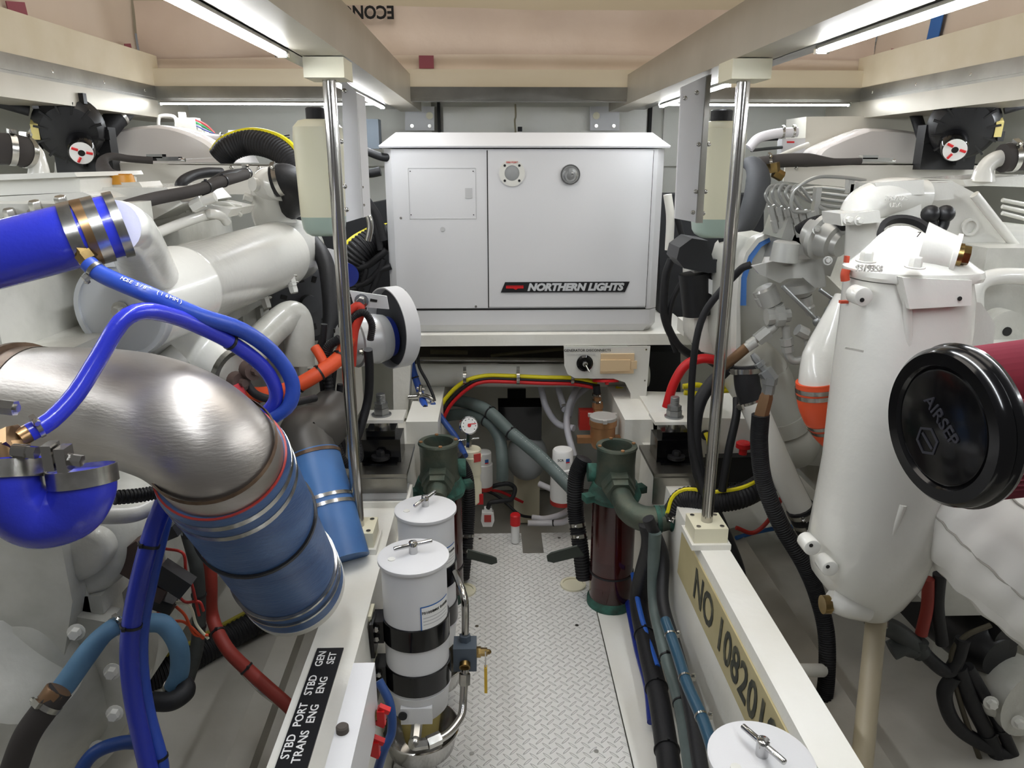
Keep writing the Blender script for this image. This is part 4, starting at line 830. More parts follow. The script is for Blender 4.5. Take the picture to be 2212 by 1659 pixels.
hose('coolant_elbow', 'black rubber elbow on top of the left engine heat exchanger neck', PP((592, 392, 2.27), (618, 388, 2.27), (636, 405, 2.29), (632, 432, 2.33), (615, 450, 2.4)), .046, black, clamps=(.12,), screw=V((-.5, -.6, 1)))
def f(b):
    b.tube(PP((330, 735, 1.72), (400, 745, 1.74), (450, 770, 1.74), (492, 795, 1.72)), [.05, .062, .066, .058], 24, 28)
    b.tube(PP((390, 765, 1.68), (360, 790, 1.66)), .03)
pt(f, 'exhaust_manifold_elbow', white)
pt(lambda b: (b.ring(P(505, 802, 1.70), P(505, 802, 1.70) - P(450, 770, 1.74), .063, .05, .014)), 'clamp_ring', steel2)
def f(b): b.tube(PP((505, 800, 1.85), (540, 760, 1.9), (600, 700, 2.05), (632, 682, 2.1), (645, 710, 2.1), (648, 790, 2.08)), .043, 40, 24)
pt(f, 'water_pipe', white2)
pt(lambda b: pix_prism(b, [(520, 760), (640, 730), (650, 850), (600, 870), (530, 850)], 2.1, .1, .01), 'pump_housing', white2)
pt(lambda b: b.tube(PP((300, 520, 1.75), (380, 487, 1.85), (440, 466, 1.95), (458, 462, 1.95), (480, 468, 2.0), (490, 480, 2.02)), .0125, 40), 'fuel_pipe', white)
pt(lambda b: (b.cyl(P(415, 447, 1.9), P(438, 435, 1.9), .016, seg=6), b.cyl(P(438, 435, 1.9), P(465, 425, 1.9), .012)), 'pipe_fitting', white)
for x, y in ((627, 598), (630, 612), (572, 645)): bolt(P(x, y, 2.2), (.3, -.3, -1), .014, .028)
def f(b):
    for i in range(3): b.tube(PP((400 + i * 12, 455, 2), (470 + i * 8, 440, 2.05), (520, 445 + i * 10, 2.1)), .006)
pt(f, 'small_pipe', white2)
# red marked fittings below the heat exchanger
def f(b):
    for x, y in ((535, 797), (508, 822)):
        b.cyl(P(x, y, 1.62), P(x + 14, y + 4, 1.6), .022, seg=16); b.cyl(P(x + 14, y + 4, 1.6), P(x + 22, y + 6, 1.59), .009, seg=8)
pt(f, 'terminal_stud', M('grimy rubber', '4B3B36', .6))
# white moulded box behind, and the long drip tray in front of it
def moulded(pts, Y, th, lab):
    c = V((sum(P(x, y, Y).x for x, y in pts) / len(pts), Y, 0)); zb_ = min(P(x, y, Y).z for x, y in pts); b = B(); R = []
    n = 40; poly_ = [P(x, y, Y) for x, y in pts]; outl = smooth_path(poly_, 50)
    for k, (dy, s) in enumerate(((0, .9), (.012, .97), (.05, 1), (th, .96))):
        R.append([V((c.x + (p.x - c.x) * s, Y + dy, zb_ + (p.z - zb_) * s)) for p in outl])
    b.rings(R); return b.solo('moulded_housing', M('glossy gelcoat', 'E2DDDA', .2, coat=.5, bump=.3, bscale=16), lab, 'housing')
moulded([(170, 352), (180, 325), (205, 300), (262, 276), (355, 270), (440, 298), (480, 330), (495, 352)], 2.82, .4, 'glossy white moulded housing with sloped shoulders behind the left engine')
moulded([(1752, 352), (1770, 322), (1815, 300), (1868, 280), (1895, 276), (1990, 285), (2040, 320), (2065, 352)], 2.82, .3, 'glossy white moulded housing with sloped shoulders behind the right engine')
def tray(pts, Y, lab, bolts):
    t = thing('drip_tray', lab, 'tray', P(pts[0][0], pts[0][1], Y)); b = B(); slab(b, pts, Y, .006, bev=.002); x0, y0 = pts[0]; x1, y1 = pts[1]
    a, z = P(x0, y0, Y), P(x1, y1, Y); b.prism([a, z, z + V((0, .14, .0)), a + V((0, .14, 0))], (0, 0, -.004)); b.put('tray_panel', M('light grey sheet', 'CDCAC2', .4, col2='C6C3BA', scale=4), t)
    for x, y in bolts: B().ball(P(x, y, Y - .002), .007, (1, .6, 1), 10).put('rivet', steel2, t)
tray([(118, 350), (603, 356), (600, 402), (540, 420), (118, 415)], 2.55, 'long light grey sheet metal tray across the top of the left engine', ((500, 362), (560, 363)))
tray([(1697, 354), (2150, 354), (2150, 400), (1900, 412), (1692, 392)], 2.55, 'long light grey sheet metal tray across the top of the right engine', ((1720, 362),))
# chrome latch + black hoses on the tray
def latch(x, y, lab):
    b = B(); q = P(x, y, 2.5); b.box(q, (.11, .03, .012), bev=.004); b.box(q + V((-.02, 0, .008)), (.05, .03, .012), bev=.004); b.cyl(q + V((-.06, 0, 0)), q + V((.07, 0, -.004)), .006); b.solo('clip_latch', chrome, lab, 'latch')
latch(352, 343, 'chrome latch on the edge of the left tray'); latch(1888, 345, 'chrome latch on the edge of the right tray')
hose('coolant_hose', 'dark hose with foam sleeve looping over the left tray to the latch', PP((330, 347, 2.48), (280, 343, 2.45), (240, 338, 2.4), (222, 350, 2.35), (230, 375, 2.3), (262, 390, 2.2)), [.011, .011, .012, .022, .022], M('foam sleeve', '35312F', .8))
hose('coolant_hose', 'long black hose slanting up across the left engine top, nearest the camera', PP((245, 455, 1.6), (330, 430, 1.75), (420, 412, 1.9), (470, 395, 2.0), (530, 377, 2.15)), .0145, M('foam sleeve', ''), ties=(.62, .8))
hose('coolant_hose', 'short black hose curling up beside the slanting hose on the left engine', PP((388, 416, 2.0), (392, 395, 2.0), (415, 380, 2.05), (445, 373, 2.1), (478, 373, 2.15)), .0135, black)
hose('coolant_hose', 'black hose leading into the thermostat fitting on the left engine', PP((440, 412, 1.95), (480, 385, 2.05), (505, 378, 2.1), (535, 374, 2.2)), .015, black, clamps=(.93,))
# striped bilge hoses
def stripehose(lab, pts, r, off=(0, -.3, 1), **k): return hose('bilge_hose', lab, PP(*pts), r, black, rib=.011, ribd=.035, seg=18, stripe=(yellow, off, r * .2), **k)
stripehose('fat black hose with yellow stripe arching behind the left coolant tank', ((475, 345, 2.75), (495, 322, 2.75), (540, 308, 2.75), (590, 318, 2.7), (628, 345, 2.65), (650, 385, 2.6)), .042, (-.1, .2, 1))
stripehose('fat black hose with yellow edge curving left of the generator', ((760, 640, 2.75), (752, 590, 2.75), (775, 545, 2.75), (812, 520, 2.78), (850, 512, 2.8)), .05, (-1, 0, .3))
# blower, ducting
def blower(cx, cy, Y, s, lab):
    c = P(cx, cy, Y); n = V((.42 * s, -.85, -.30)).normalized(); t = thing('bilge_blower', lab, 'blower', c); r = LY(cx, cy, Y, 68); u, v, _ = frame(n)
    b = B(); b.lathe(c + n * -.06, c + n * .045, [(0, r * .55), (.05, r * .9), (.3, r * 1.0), (.4, r * 1.05), (.5, r * 1.0), (.75, r * .95), (.92, r * .8), (1, r * .45)], 40); b.put('housing', blackp, t)
    b = B()
    for k in range(12): a = k * math.pi / 6; e = u * math.cos(a) + v * math.sin(a); b.box(c + n * .036 + e * r * .66, (r * .62, .006, .012), rot=Matrix((e, n.cross(e), n)).transposed())
    b.put('housing_rib', blackp, t)
    m_ = c + n * .04 + V((.028 * s, 0, -.035)); b = B(); b.lathe(m_, m_ + n * .075, [(0, r * .42), (.3, r * .40), (.9, r * .38), (1, r * .34)], 28); mo = b.put('motor', blackg, t)
    b = B(); b.ring(m_ + n * .077, n, r * .33, r * .10, .003, 28); b.put('motor_label', label, mo)
    b = B()
    for k in range(3): 
        a = k * 2.094 + .4; e = u * math.cos(a) + v * math.sin(a); b.tube([m_ + n * .08 + e * r * .13, m_ + n * .08 + (e + u * .3) .normalized() * r * .3], .004, seg=6)
    b.put('label_emblem', red, mo)
    b = B(); 
    for k in range(5): a = k * 1.2566 + .9; e = u * math.cos(a) + v * math.sin(a); b.box(c + n * -.006 + e * r * 1.07, (.02, .02, .03), bev=.004)
    b.put('lug', blackp, t)
    e = (V((-s, -.2, .1)) - n * V((-s, -.2, .1)).dot(n)).normalized(); b = B(); b.box(c + e * r * .92 + n * .01, (.02, .045, .055), rot=Matrix((e, n.cross(e), n)).transposed(), bev=.002); b.put('rating_label', M('yellowed label', 'CDBE7A', .6), t)
    b = B(); b.cyl(c + e * r + Zv * .05 - V((.0, 0, 0)), c + e * (r + .07) + Zv * .07, .016); b.put('outlet_fitting', black, t)
    b = B(); b.box(c + V((0, .08, -.06)), (.18, .05, .14), bev=.02); b.put('mounting_foot', blackp, t)
    return t
blower(150, 280, 2.45, 1, 'black round bilge blower on the left hull side')
blower(2082, 275, 2.45, -1, 'black round bilge blower on the right hull side')
hose('air_duct', 'black duct hose with steel clamp running up behind the left blower', PP((208, 310, 2.75), (240, 268, 2.8), (268, 236, 2.85)), .038, black, clamps=(.75,))
hose('air_duct', 'black duct edge running up behind the right moulded housing', PP((2000, 320, 2.75), (1985, 270, 2.8), (1975, 240, 2.85)), .02, black)
hose('air_hose', 'black hose coupler at the left edge over the valve cover neck', PP((-30, 322, 1.8), (20, 322, 1.8), (62, 330, 1.84)), .035, M('foam sleeve', ''), clamps=(.55, .9), screw=V((0, -.2, 1)))
struct(B().prism([P(60, 285, 2.55), P(110, 205, 2.55), P(116, 207, 2.55), P(66, 288, 2.55)], (0, .02, 0)).put('trim_21', gel))
# small gear on the shelf behind the left engine
wp = thing('water_pump', 'small white pump with red and green wires on the rear shelf', 'pump', P(405, 290, 3.0))
b = B(); q = P(408, 270, 3.0); b.box(q, (.07, .06, .05), bev=.012); b.box(q + V((.01, 0, -.035)), (.1, .07, .03), bev=.008); b.cyl(q + V((-.02, 0, .02)), q + V((-.02, 0, .045)), .014); b.put('pump_body', gel, wp)
for m, k in ((red, 0), (M('green wire', '1E8A4C', .5), 1), (blued, 2)): b = B(); b.tube([q + V((.03, -.02, .02 - .01 * k)), q + V((.07, -.02, -.0 - .01 * k)), q + V((.10, -.02, -.03))], .004, 16, 6); b.put('wire', m, wp)
hose('hose_pipe', 'thin white hose with two clamps on the rear shelf beside the arching hose', PP((425, 293, 2.95), (470, 298, 2.93), (520, 300, 2.92), (560, 303, 2.9)), .013, M('white pvc hose', ''), clamps=(.4, .5))
b = B(); b.box(P(530, 290, 3.2), (.12, .05, .03), bev=.004); b.solo('switch_box', gel, 'flat white box above the arching striped hose', 'box')
b = B(); q = smooth_path(PP((342, 275, 3.0), (343, 255, 3.0), (352, 250, 3.0), (372, 251, 3.0), (380, 258, 3.0), (381, 275, 3.0)), 40); b.tube(q, .007, raw=True); b.solo('grab_handle', gel, 'white loop handle behind the left moulded housing', 'handle')
for i in range(4): hose('wire', 'thin dark wires trailing over the rear shelf left of the tank', PP((560, 290 + i * 4, 3.1), (590, 296 + i * 3, 3.08), (625, 292 + i * 6, 3.05)), .0025, black, cat='wire', group='thin wires on the left rear shelf')
# ---- exhaust elbow and wet exhaust hoses ----
ex = thing('exhaust_elbow', 'large brushed stainless exhaust elbow with heat stained flange on the left', 'exhaust pipe', P(300, 1000, 1.08))
EA, EB = P(470, 985, 1.04), P(628, 1252, 1.36)
exd = (EB - EA).normalized()
epts = [P(30, 868, 1.18), P(130, 872, 1.145), P(240, 880, 1.105), P(330, 898, 1.075), P(405, 930, 1.05), EA, EA + exd * .05]
b = B(); b.tube(epts, [.090, .0905, .091, .0915, .0915, .0915, .092], 60, 48, cap=False); b.put('elbow_pipe', exh, ex)
q, dd = at(epts, .03); b = B(); b.ring(q, dd, .098, .084, .012, 48); b.put('flange', weld, ex)
q, dd = at(epts, .05); b = B(); b.lathe(q, q + dd * .035, [(0, .0915), (1, .0912)], 48, cap=False); b.put('heat_stain', weld, ex)
b = B(); b.lathe(EA - exd * .032, EA - exd * .022, [(0, .0912), (.5, .0938), (1, .0912)], 48, cap=False); b.put('weld_bead', weld, ex)
wx = thing('exhaust_hose', 'blue ribbed wet exhaust hose clamped to the steel elbow, nearest', 'hose', EB)
h0 = EA + exd * .012
b = B(); b.lathe(h0, EB + exd * .02, [(0, .0985), (.02, .101), (.45, .101), (.5, .0995), (.9, .0995), (.93, .104), (1, .104)], 56); b.put('hose_body', blue2, wx)
b = B(); b.ring(h0 + exd * .001, exd, .099, .096, .004, 56); b.put('red_edge', redp, wx)
b = B(); b.lathe(EB + exd * .018, EB + exd * .042, [(0, .1055), (1, .104)], 56); b.put('pale_end_ring', M('pale sealant', 'D8D6CE', .5), wx)
for tt in (.05, .12): b = B(); b.ring(h0.lerp(EB, tt), exd, .1025, .099, .012, 56); b.put('hose_clamp', steel2, wx)
for tt in (.87, .95): b = B(); b.ring(h0.lerp(EB, tt), exd, .1055, .1, .008, 56); b.put('hose_clamp', steel2, wx)
b = B(); b.ring(h0.lerp(EB, .42), exd, .106, .102, .008, 56); q = h0.lerp(EB, .42) + V((-.095, -.04, .0)); b.box(q, (.02, .02, .02), bev=.003); b.put('tie_strap', blackp, wx)
w2 = thing('exhaust_hose', 'blue wet exhaust hose standing behind the nearest one, by the left stanchion', 'hose', P(720, 1180, 1.75))
a2, z2 = P(672, 985, 1.78), P(735, 1215, 1.62)
b = B(); b.tube([a2 + V((0, 0, -.0)), a2.lerp(z2, .5), z2], .073, 20, 40); b.put('hose_body', M('bright wet exhaust blue', '4673AC', .4, col2='3D6294', scale=6), w2)
d2 = (z2 - a2).normalized()
for tt in (.03, .45, .52): b = B(); b.ring(a2.lerp(z2, tt), d2, .0755, .072, .009, 40); b.put('hose_clamp', steel2 if tt > .1 else weld, w2)
hose('exhaust_pipe', 'dull grey exhaust elbow feeding the rear blue hose', [a2 + d2 * .01, a2 - d2 * .06, P(690, 925, 1.85), P(720, 890, 1.95)], .068, M('dull grey pipe', '55524E', .45, .5), cat='pipe')
# ---- blue silicone hoses at upper left ----
bh = thing('charge_air_hose', 'big shiny blue silicone hose with wide steel clamps at the left edge', 'hose', P(100, 560, 1.12))
bp = PP((-60, 566, 1.10), (60, 535, 1.11), (150, 512, 1.12), (200, 500, 1.135), (265, 484, 1.155))
b = B(); b.tube(bp, [.047, .047, .0465, .046, .046], 40, 44); b.put('hose_body', blue, bh)
for tt, w, m in ((.56, .017, steel2), (.675, .017, M('bronze tinted clamp', '8A6F50', .3, .9)), (.80, .016, steel2), (.965, .013, steel2)):
    p, dd = at(bp, tt); b = B(); b.ring(p, dd, .0495, .0455, w, 44); b.put('hose_clamp', m, bh)
p, dd = at(bp, .79); q0 = P(192, 562, 1.09); b = B(); b.lathe(q0 + V((-.012, 0, .02)), q0 + V((.006, 0, -.008)), [(0, .010), (.3, .010), (.32, .014), (.7, .014), (.72, .01), (1, .01)], 6); b.put('drain_nipple', brass, bh)
h1 = PP((190, 568, 1.085), (215, 590, 1.08), (262, 612, 1.07), (330, 640, 1.07), (430, 682, 1.10), (520, 712, 1.15), (590, 762, 1.2), (630, 822, 1.22), (626, 872, 1.22), (592, 900, 1.22))
hose('coolant_hose', 'small blue hose starting at the brass nipple on the big hose, outer of two', h1, .0125, M('blue hose two', '2C4AA8', .35, bump=.15, bscale=120), clamps=(.08,), screw=V((-.4, -.6, -.6)))
a_ = at(h1, .33)
nrm = V((.1, -.6, .8)).normalized()
for i, ch in enumerate('HOSE 5/8" (16MM)'):
    p, dd = at(h1, .235 + .0105 * i); n_ = (nrm - dd * nrm.dot(dd)).normalized()
    if ch != ' ': text(ch, p + n_ * .0128, .0085, dd, n_.cross(dd), inkw, bpy.data.objects['coolant_hose.004'] if 'coolant_hose.004' in bpy.data.objects else bh, name='hose_lettering')
h2 = PP((62, 935, .90), (110, 908, .92), (165, 850, .95), (215, 770, .98), (262, 695, 1.0), (310, 672, 1.02), (370, 682, 1.06), (430, 705, 1.10), (503, 742, 1.15), (566, 790, 1.19), (594, 836, 1.21), (592, 872, 1.22), (560, 905, 1.23))
hose('coolant_hose', 'small bright blue hose bending sharply across the heat exchanger cap, inner of the two', h2, .0120, blue, clamps=(.035,), ties=(.66,), screw=V((0, -.6, 1)))
# brass tee and U bend at the lower left edge
te = thing('hose_tee', 'brass tee fitting with steel T-bolt at the left edge below the flange', 'fitting', P(20, 960, .88))
b = B(); b.cyl(P(-20, 975, .88), P(40, 948, .88), .021, seg=6); b.cyl(P(5, 960, .88), P(15, 1010, .87), .026, seg=20); b.cyl(P(35, 950, .885), P(60, 936, .9), .012); b.put('tee_body', M('bronze tinted clamp', ''), te)
b = B(); b.cyl(P(0, 878, .88), P(34, 882, .88), .010, seg=6); b.cyl(P(0, 878, .88), P(40, 882, .88), .005); b.put('t_bolt', steel2, te)
ub = PP((12, 990, .86), (14, 1040, .85), (30, 1085, .85), (80, 1120, .86), (150, 1105, .87), (180, 1060, .875), (178, 1020, .88))
ubh = hose('coolant_elbow', 'glossy blue silicone U bend with two T-bolt clamps at the left edge', ub, .0375, blue, n=60, seg=36)
ubt = thing('hose_clamp', 'steel T-bolt clamp on the right leg of the blue U bend', 'clamp', P(180, 1010, .88))
for (x, y, par) in ((180, 1016, ubt),):
    p, dd = at(ub, .97); b = B(); b.ring(p, dd, .0405, .0382, .022, 36); b.put('band', steel2, par)
    b = B(); b.cyl(P(118, 988, .84), P(150, 992, .84), .008); b.cyl(P(150, 992, .84), P(178, 996, .84), .0075, seg=6); b.box(P(112, 985, .84), (.012, .02, .032), bev=.004); b.box(P(140, 990, .84), (.012, .02, .03), bev=.004); b.put('t_bolt', steel, par)
ubt2 = thing('hose_clamp', 'steel T-bolt clamp at the very left edge above the blue U bend', 'clamp', P(15, 1020, .86))
p, dd = at(ub, .08); b = B(); b.ring(p, dd, .0405, .0382, .022, 36); b.put('band', steel2, ubt2); b = B(); b.cyl(P(45, 975, .84), P(80, 978, .84), .008, seg=6); b.cyl(P(30, 974, .84), P(60, 976, .84), .009); b.put('t_bolt', steel, ubt2)
# ---- lower left ----
hose('coolant_pipe', 'pale pipe crossing below the steel elbow', PP((150, 1105, 1.2), (220, 1112, 1.22), (290, 1108, 1.25), (335, 1085, 1.28)), .017, white2, cat='pipe')
hose('cable_conduit', 'short black corrugated conduit under the steel elbow', PP((245, 1075, 1.15), (300, 1070, 1.18), (345, 1062, 1.2)), .012, black, rib=.006, ribd=.07)
vp1 = PP((357, 1080, 1.22), (330, 1150, 1.2), (305, 1240, 1.18), (285, 1340, 1.16), (280, 1430, 1.15), (292, 1530, 1.14), (325, 1680, 1.12))
hose('coolant_hose', 'bright blue hose hanging down through the lower left, left of the pair', vp1, .0165, M('deep blue hose', '1F2FA0', .3, coat=.3), ties=(.22, .52), n=60)
vp2 = PP((360, 1100, 1.25), (340, 1180, 1.23), (322, 1260, 1.21), (305, 1350, 1.19), (303, 1440, 1.18), (318, 1540, 1.17), (345, 1640, 1.15), (350, 1700, 1.15))
hose('coolant_hose', 'darker blue hose hanging down through the lower left, right of the pair', vp2, .0145, M('blue hose two', ''), ties=(.85,), n=60)
bl = PP((100, 1530, 1.15), (140, 1480, 1.17), (190, 1410, 1.2), (225, 1370, 1.22), (262, 1345, 1.25))
hose('drain_pipe', 'faded light blue pipe running up from the lower left corner', bl, [.018, .02, .02, .017, .017], bluel, cat='pipe', clamps=(.92,))
hose('drain_pipe', 'faded light blue hose looping down right of the blue pair', PP((315, 1345, 1.3), (355, 1350, 1.3), (385, 1395, 1.3), (388, 1450, 1.3), (372, 1490, 1.3)), .019, bluel, clamps=(.97,), screw=V((1, 0, 0)))
hose('drain_hose', 'black elbow hose at the foot of the light blue loop', PP((372, 1485, 1.3), (395, 1478, 1.3), (400, 1495, 1.28), (370, 1515, 1.26), (330, 1515, 1.26)), .019, black)
hose('drain_hose', 'black hose with copper clamp at the bottom left corner', PP((130, 1490, 1.12), (95, 1535, 1.1), (55, 1595, 1.08), (20, 1690, 1.06)), .022, M('foam sleeve', ''), clamps=(.25,))
b = B(); b.cyl(P(128, 1488, 1.12), P(102, 1525, 1.105), .0225, bev=.003); b.solo('pipe_coupling', M('copper brown coupling', '7A5E44', .45, .5), 'brown coupling joining pipe to black hose at bottom left', 'fitting')
hose('drain_hose', 'dark blue hose leaving the bottom edge left of the hanging pair', PP((160, 1690, 1.15), (200, 1630, 1.17), (260, 1605, 1.19), (320, 1605, 1.2)), .013, M('navy hose', ''))
# connectors and wiring
cn = thing('wiring_connector_block', 'cluster of black wiring connectors behind the hanging blue hoses', 'connector', P(350, 1300, 1.33))
for i, (x, y, w_, h_, a) in enumerate(((285, 1190, 70, 30, .6), (350, 1155, 80, 26, .4), (345, 1235, 60, 40, -.6), (375, 1250, 75, 46, -.7), (330, 1270, 60, 36, -.5), (350, 1300, 55, 30, -.4), (290, 1225, 40, 36, .9))):
    q = P(x, y, 1.34 + .01 * (i % 3)); b = B(); b.box(q, (LY(x, y, 1.34, w_), .03, LY(x, y, 1.34, h_)), rot=Matrix.Rotation(-a, 3, 'Y'), bev=.004); b.put('connector', blackp if i % 2 else M('grimy rubber', ''), cn)
for i, (q, m) in enumerate(((((355, 1185), (395, 1195), (402, 1235), (415, 1265), (430, 1330)), redp), (((340, 1320), (370, 1340), (400, 1345), (440, 1380)), orange), (((380, 1310), (400, 1330), (420, 1370), (450, 1372)), orange), (((375, 1300), (410, 1310), (425, 1350), (450, 1380)), cream), (((380, 1280), (400, 1300), (430, 1300), (440, 1320)), redp), (((300, 1330), (330, 1300), (350, 1290)), black))):
    hose('wire', ('thin red wire arching right from the black connectors', 'orange wire looping low from the black connectors', 'second orange wire looping right of the black connectors', 'cream wire running down from the black connectors', 'short red wire under the black connectors', 'short black wire left of the black connectors')[i], [P(x, y, 1.36) for x, y in q], .003, m, cat='wire')
hose('battery_cable', 'grey conduit running down behind the nearest exhaust hose', PP((405, 1150, 1.5), (425, 1230, 1.5), (430, 1320, 1.5), (425, 1400, 1.48), (405, 1470, 1.45)), .015, greyh, ties=(.4, .6))
hose('battery_cable', 'dull red hose running down then along the hull toward the label plate', [P(452, 1180, 1.55), P(455, 1260, 1.55), P(458, 1330, 1.56), P(490, 1400, 1.5), P(550, 1460, 1.48), P(612, 1515, 1.45), P(660, 1560, 1.42)], .0155, M('dull red hose', '8C3128', .55), ties=(.42, .62, .95))
hose('wire', 'thin white cable tied alongside the dull red hose', [P(470, 1370, 1.54), P(510, 1435, 1.5), P(560, 1490, 1.47), P(600, 1520, 1.45)], .006, steel2, cat='cable')
hose('bilge_hose', 'black ribbed hose lying on the hull bottom behind the hanging blue hoses', [PZ(610, 1315, .08), PZ(540, 1350, .08), PZ(450, 1400, .08), PZ(380, 1440, .08), PZ(310, 1470, .08)], .038, black, rib=.011, ribd=.04, seg=18, stripe=(M('dull yellow stripe', '8F8428', .6), (0, .6, 1), .008))
# hull frames left
struct(B().prism([P(500, 1420, 1.5) + V((0, 0, 0)), V((-.62, .8, .0)), V((-.56, .8, .0)), V((-.60, 2.6, .02)), V((-.66, 2.6, .02))][1:], (0, 0, .06), bev=.01).put('trim_22', hullm))
struct(B().prism([V((-.46, .8, -.02)), V((-.42, .8, -.02)), V((-.42, 2.6, -.0)), V((-.46, 2.6, -.0))], (0, 0, .05), bev=.01).put('trim_23', hullm))
# ---- between the left engine and the stanchion ----
al = thing('alternator', 'alternator with large white pulley guard right of the left stanchion', 'alternator', P(820, 760, 2.2))
ac = P(838, 708, 2.2); an = V((-.80, -.60, 0)).normalized(); R_ = LY(838, 708, 2.2, 88)
b = B(); b.lathe(ac + V((.035, .02, 0)), ac + V((.035, .02, 0)) + an * .050, [(0, R_ * .9), (.05, R_), (1, R_), (1, R_ * .97), (.3, R_ * .96), (.25, R_ * .5)], 56); b.put('pulley_guard', powder, al)
b = B(); b.lathe(ac + V((.035, .02, 0)) + an * .012, ac + V((.035, .02, 0)) + an * .018, [(0, R_ * .955), (1, R_ * .955)], 48); b.put('guard_inside', M('shaded guard grey', '505256', .5), al); ag_ = ac; ac = ac + V((-.005, 0, -.028)); b = B(); b.lathe(ac - an * .01, ac + an * .012, [(0, R_ * .5), (1, R_ * .5)], 40); b.put('pulley', blued, al)  # the disc's dark grey paints in the shade inside the white guard
b = B(); b.lathe(ac + an * .01, ac + an * .15, [(0, R_ * .56), (.25, R_ * .62), (.3, R_ * .58), (.6, R_ * .58), (.62, R_ * .62), (.7, R_ * .62), (.72, R_ * .56), (.95, R_ * .48), (1, R_ * .4)], 36); bod = b.put('alternator_body', M('cast aluminium', 'C2C4C5', .4, .4), al)
b = B(); u, v, _ = frame(an)
for k in range(8): a = k * .785; e = u * math.cos(a) + v * math.sin(a); b.cyl(ac + an * .147 + e * R_ * .42, ac + an * .15 + e * R_ * .42, .007, seg=10)
b.put('vent_hole', dark, bod)
for k in range(4): a = k * 1.571 + .5; e = u * math.cos(a) + v * math.sin(a); bolt(ac + an * .12 + e * R_ * .62, an, .007, .01, par=bod, m=steel2, name='through_bolt')
b = B(); slab(b, [(755, 628), (835, 640), (840, 668), (765, 662)], 2.02, .008, bev=.002); b.put('adjusting_bracket', powder, al)
b = B(); slab(b, [(800, 645), (815, 648), (814, 653), (799, 651)], 2.018, .002); b.put('bracket_slot', dark, al)
bolt(P(781, 650, 2.015), (0, -1, 0), .013, .018, par=al, m=steel2)
hose('battery_cable', 'red cable arching over to the alternator body', PP((760, 790, 2.0), (765, 720, 2.0), (778, 680, 2.0), (776, 660, 2.0), (755, 672, 2.0)), .012, M('red cable', 'C43A2A', .45), cat='cable')
hose('battery_cable', 'black corrugated cable curving over the alternator body', PP((740, 730, 2.0), (760, 690, 2.0), (785, 675, 1.98), (803, 700, 1.98), (800, 735, 1.98)), .0095, black, cat='cable', rib=.005, ribd=.07)
hose('battery_cable', 'thick black cable hanging from the alternator to the left engine mount', PP((795, 755, 1.98), (798, 800, 2.0), (795, 860, 2.02), (780, 920, 2.0), (765, 960, 1.98)), .0125, black, cat='cable')
hose('battery_cable', 'black corrugated loop at the foot of the left stanchion cable run', PP((735, 730, 1.95), (705, 760, 1.95), (712, 850, 1.95), (722, 940, 1.92), (745, 1000, 1.92), (775, 990, 1.95), (772, 955, 1.98)), .012, black, cat='cable', rib=.006, ribd=.07)
for i, q in enumerate((((700, 700), (695, 800), (706, 900), (715, 990)), ((722, 790), (716, 850), (708, 930), (700, 980)), ((735, 830), (730, 900), (740, 960), (738, 1010)))):
    hose('battery_cable', ('leftmost black cable hanging behind the left stanchion', 'middle black cable hanging behind the left stanchion', 'rightmost black cable hanging behind the left stanchion')[i], [P(x, y, 1.98) for x, y in q], .009, black, cat='cable')
hose('battery_cable', 'orange cable running from the blue hoses up to the alternator, thickest', PP((500, 850, 1.9), (570, 852, 1.88), (630, 838, 1.88), (690, 805, 1.9), (735, 770, 1.95), (752, 730, 1.98)), .0205, orange, cat='cable', ties=(.45, .6, .8))
hose('battery_cable', 'short orange branch rising from the thick orange cable', PP((705, 795, 1.92), (690, 765, 1.93), (680, 750, 1.94)), .013, orange, cat='cable')
hose('battery_cable', 'red capped lead below the heat exchanger beside the orange cable', PP((505, 830, 1.6), (512, 845, 1.6), (520, 870, 1.6)), .017, M('pinkish red boot', 'C23A44', .5), cat='cable')
hose('battery_cable', 'black cable curling from the red cap under the orange cable', PP((530, 825, 1.62), (550, 850, 1.62), (580, 862, 1.65), (625, 870, 1.7), (680, 860, 1.8)), .0095, black, cat='cable')
ds = thing('drive_pulley', 'dark grey fan and belt pulley behind the blue hoses at the engine front', 'pulley', P(660, 700, 2.5))
q = P(655, 650, 2.5); b = B(); n = V((.5, -.85, 0)).normalized(); u, v, _ = frame(n); rP = LY(655, 650, 2.5, 75)
b.lathe(q, q + n * .05, [(0, rP), (.9, rP), (1, rP * .9)], 40); b.put('pulley_disc', M('dark cast grey', '4C4D50', .5, .4), ds)
for k in range(12): a = k * .5236; e = u * math.cos(a) + v * math.sin(a); B().box(q + n * .052 + e * rP * .7, (.02, .014, .004), rot=Matrix((e, n.cross(e), n)).transposed()).put('slot', dark, ds)
b = B(); b.cyl(q + n * .05, q + n * .08, rP * .25); b.put('hub', M('dark cast grey', ''), ds)
hose('coolant_hose', 'thick black hose curving down between the left engine and stanchion', PP((672, 520, 2.4), (700, 560, 2.35), (712, 620, 2.3), (715, 700, 2.25), (700, 760, 2.2)), .026, black)
b = B(); q = P(690, 590, 2.6); b.lathe(q, q + V((.03, -.06, 0)), [(0, LY(690, 590, 2.6, 55)), (1, LY(690, 590, 2.6, 58))], 40); b.solo('belt_guard', powder, 'white round belt guard edge behind the left stanchion', 'guard')
b = B(); q = P(748, 590, 2.5); b.lathe(q, q + V((.01, -.05, 0)), [(0, .035), (1, .04)], 30); b.solo('blue_disc', blued, 'dark blue disc edge right of the left stanchion', 'disc')
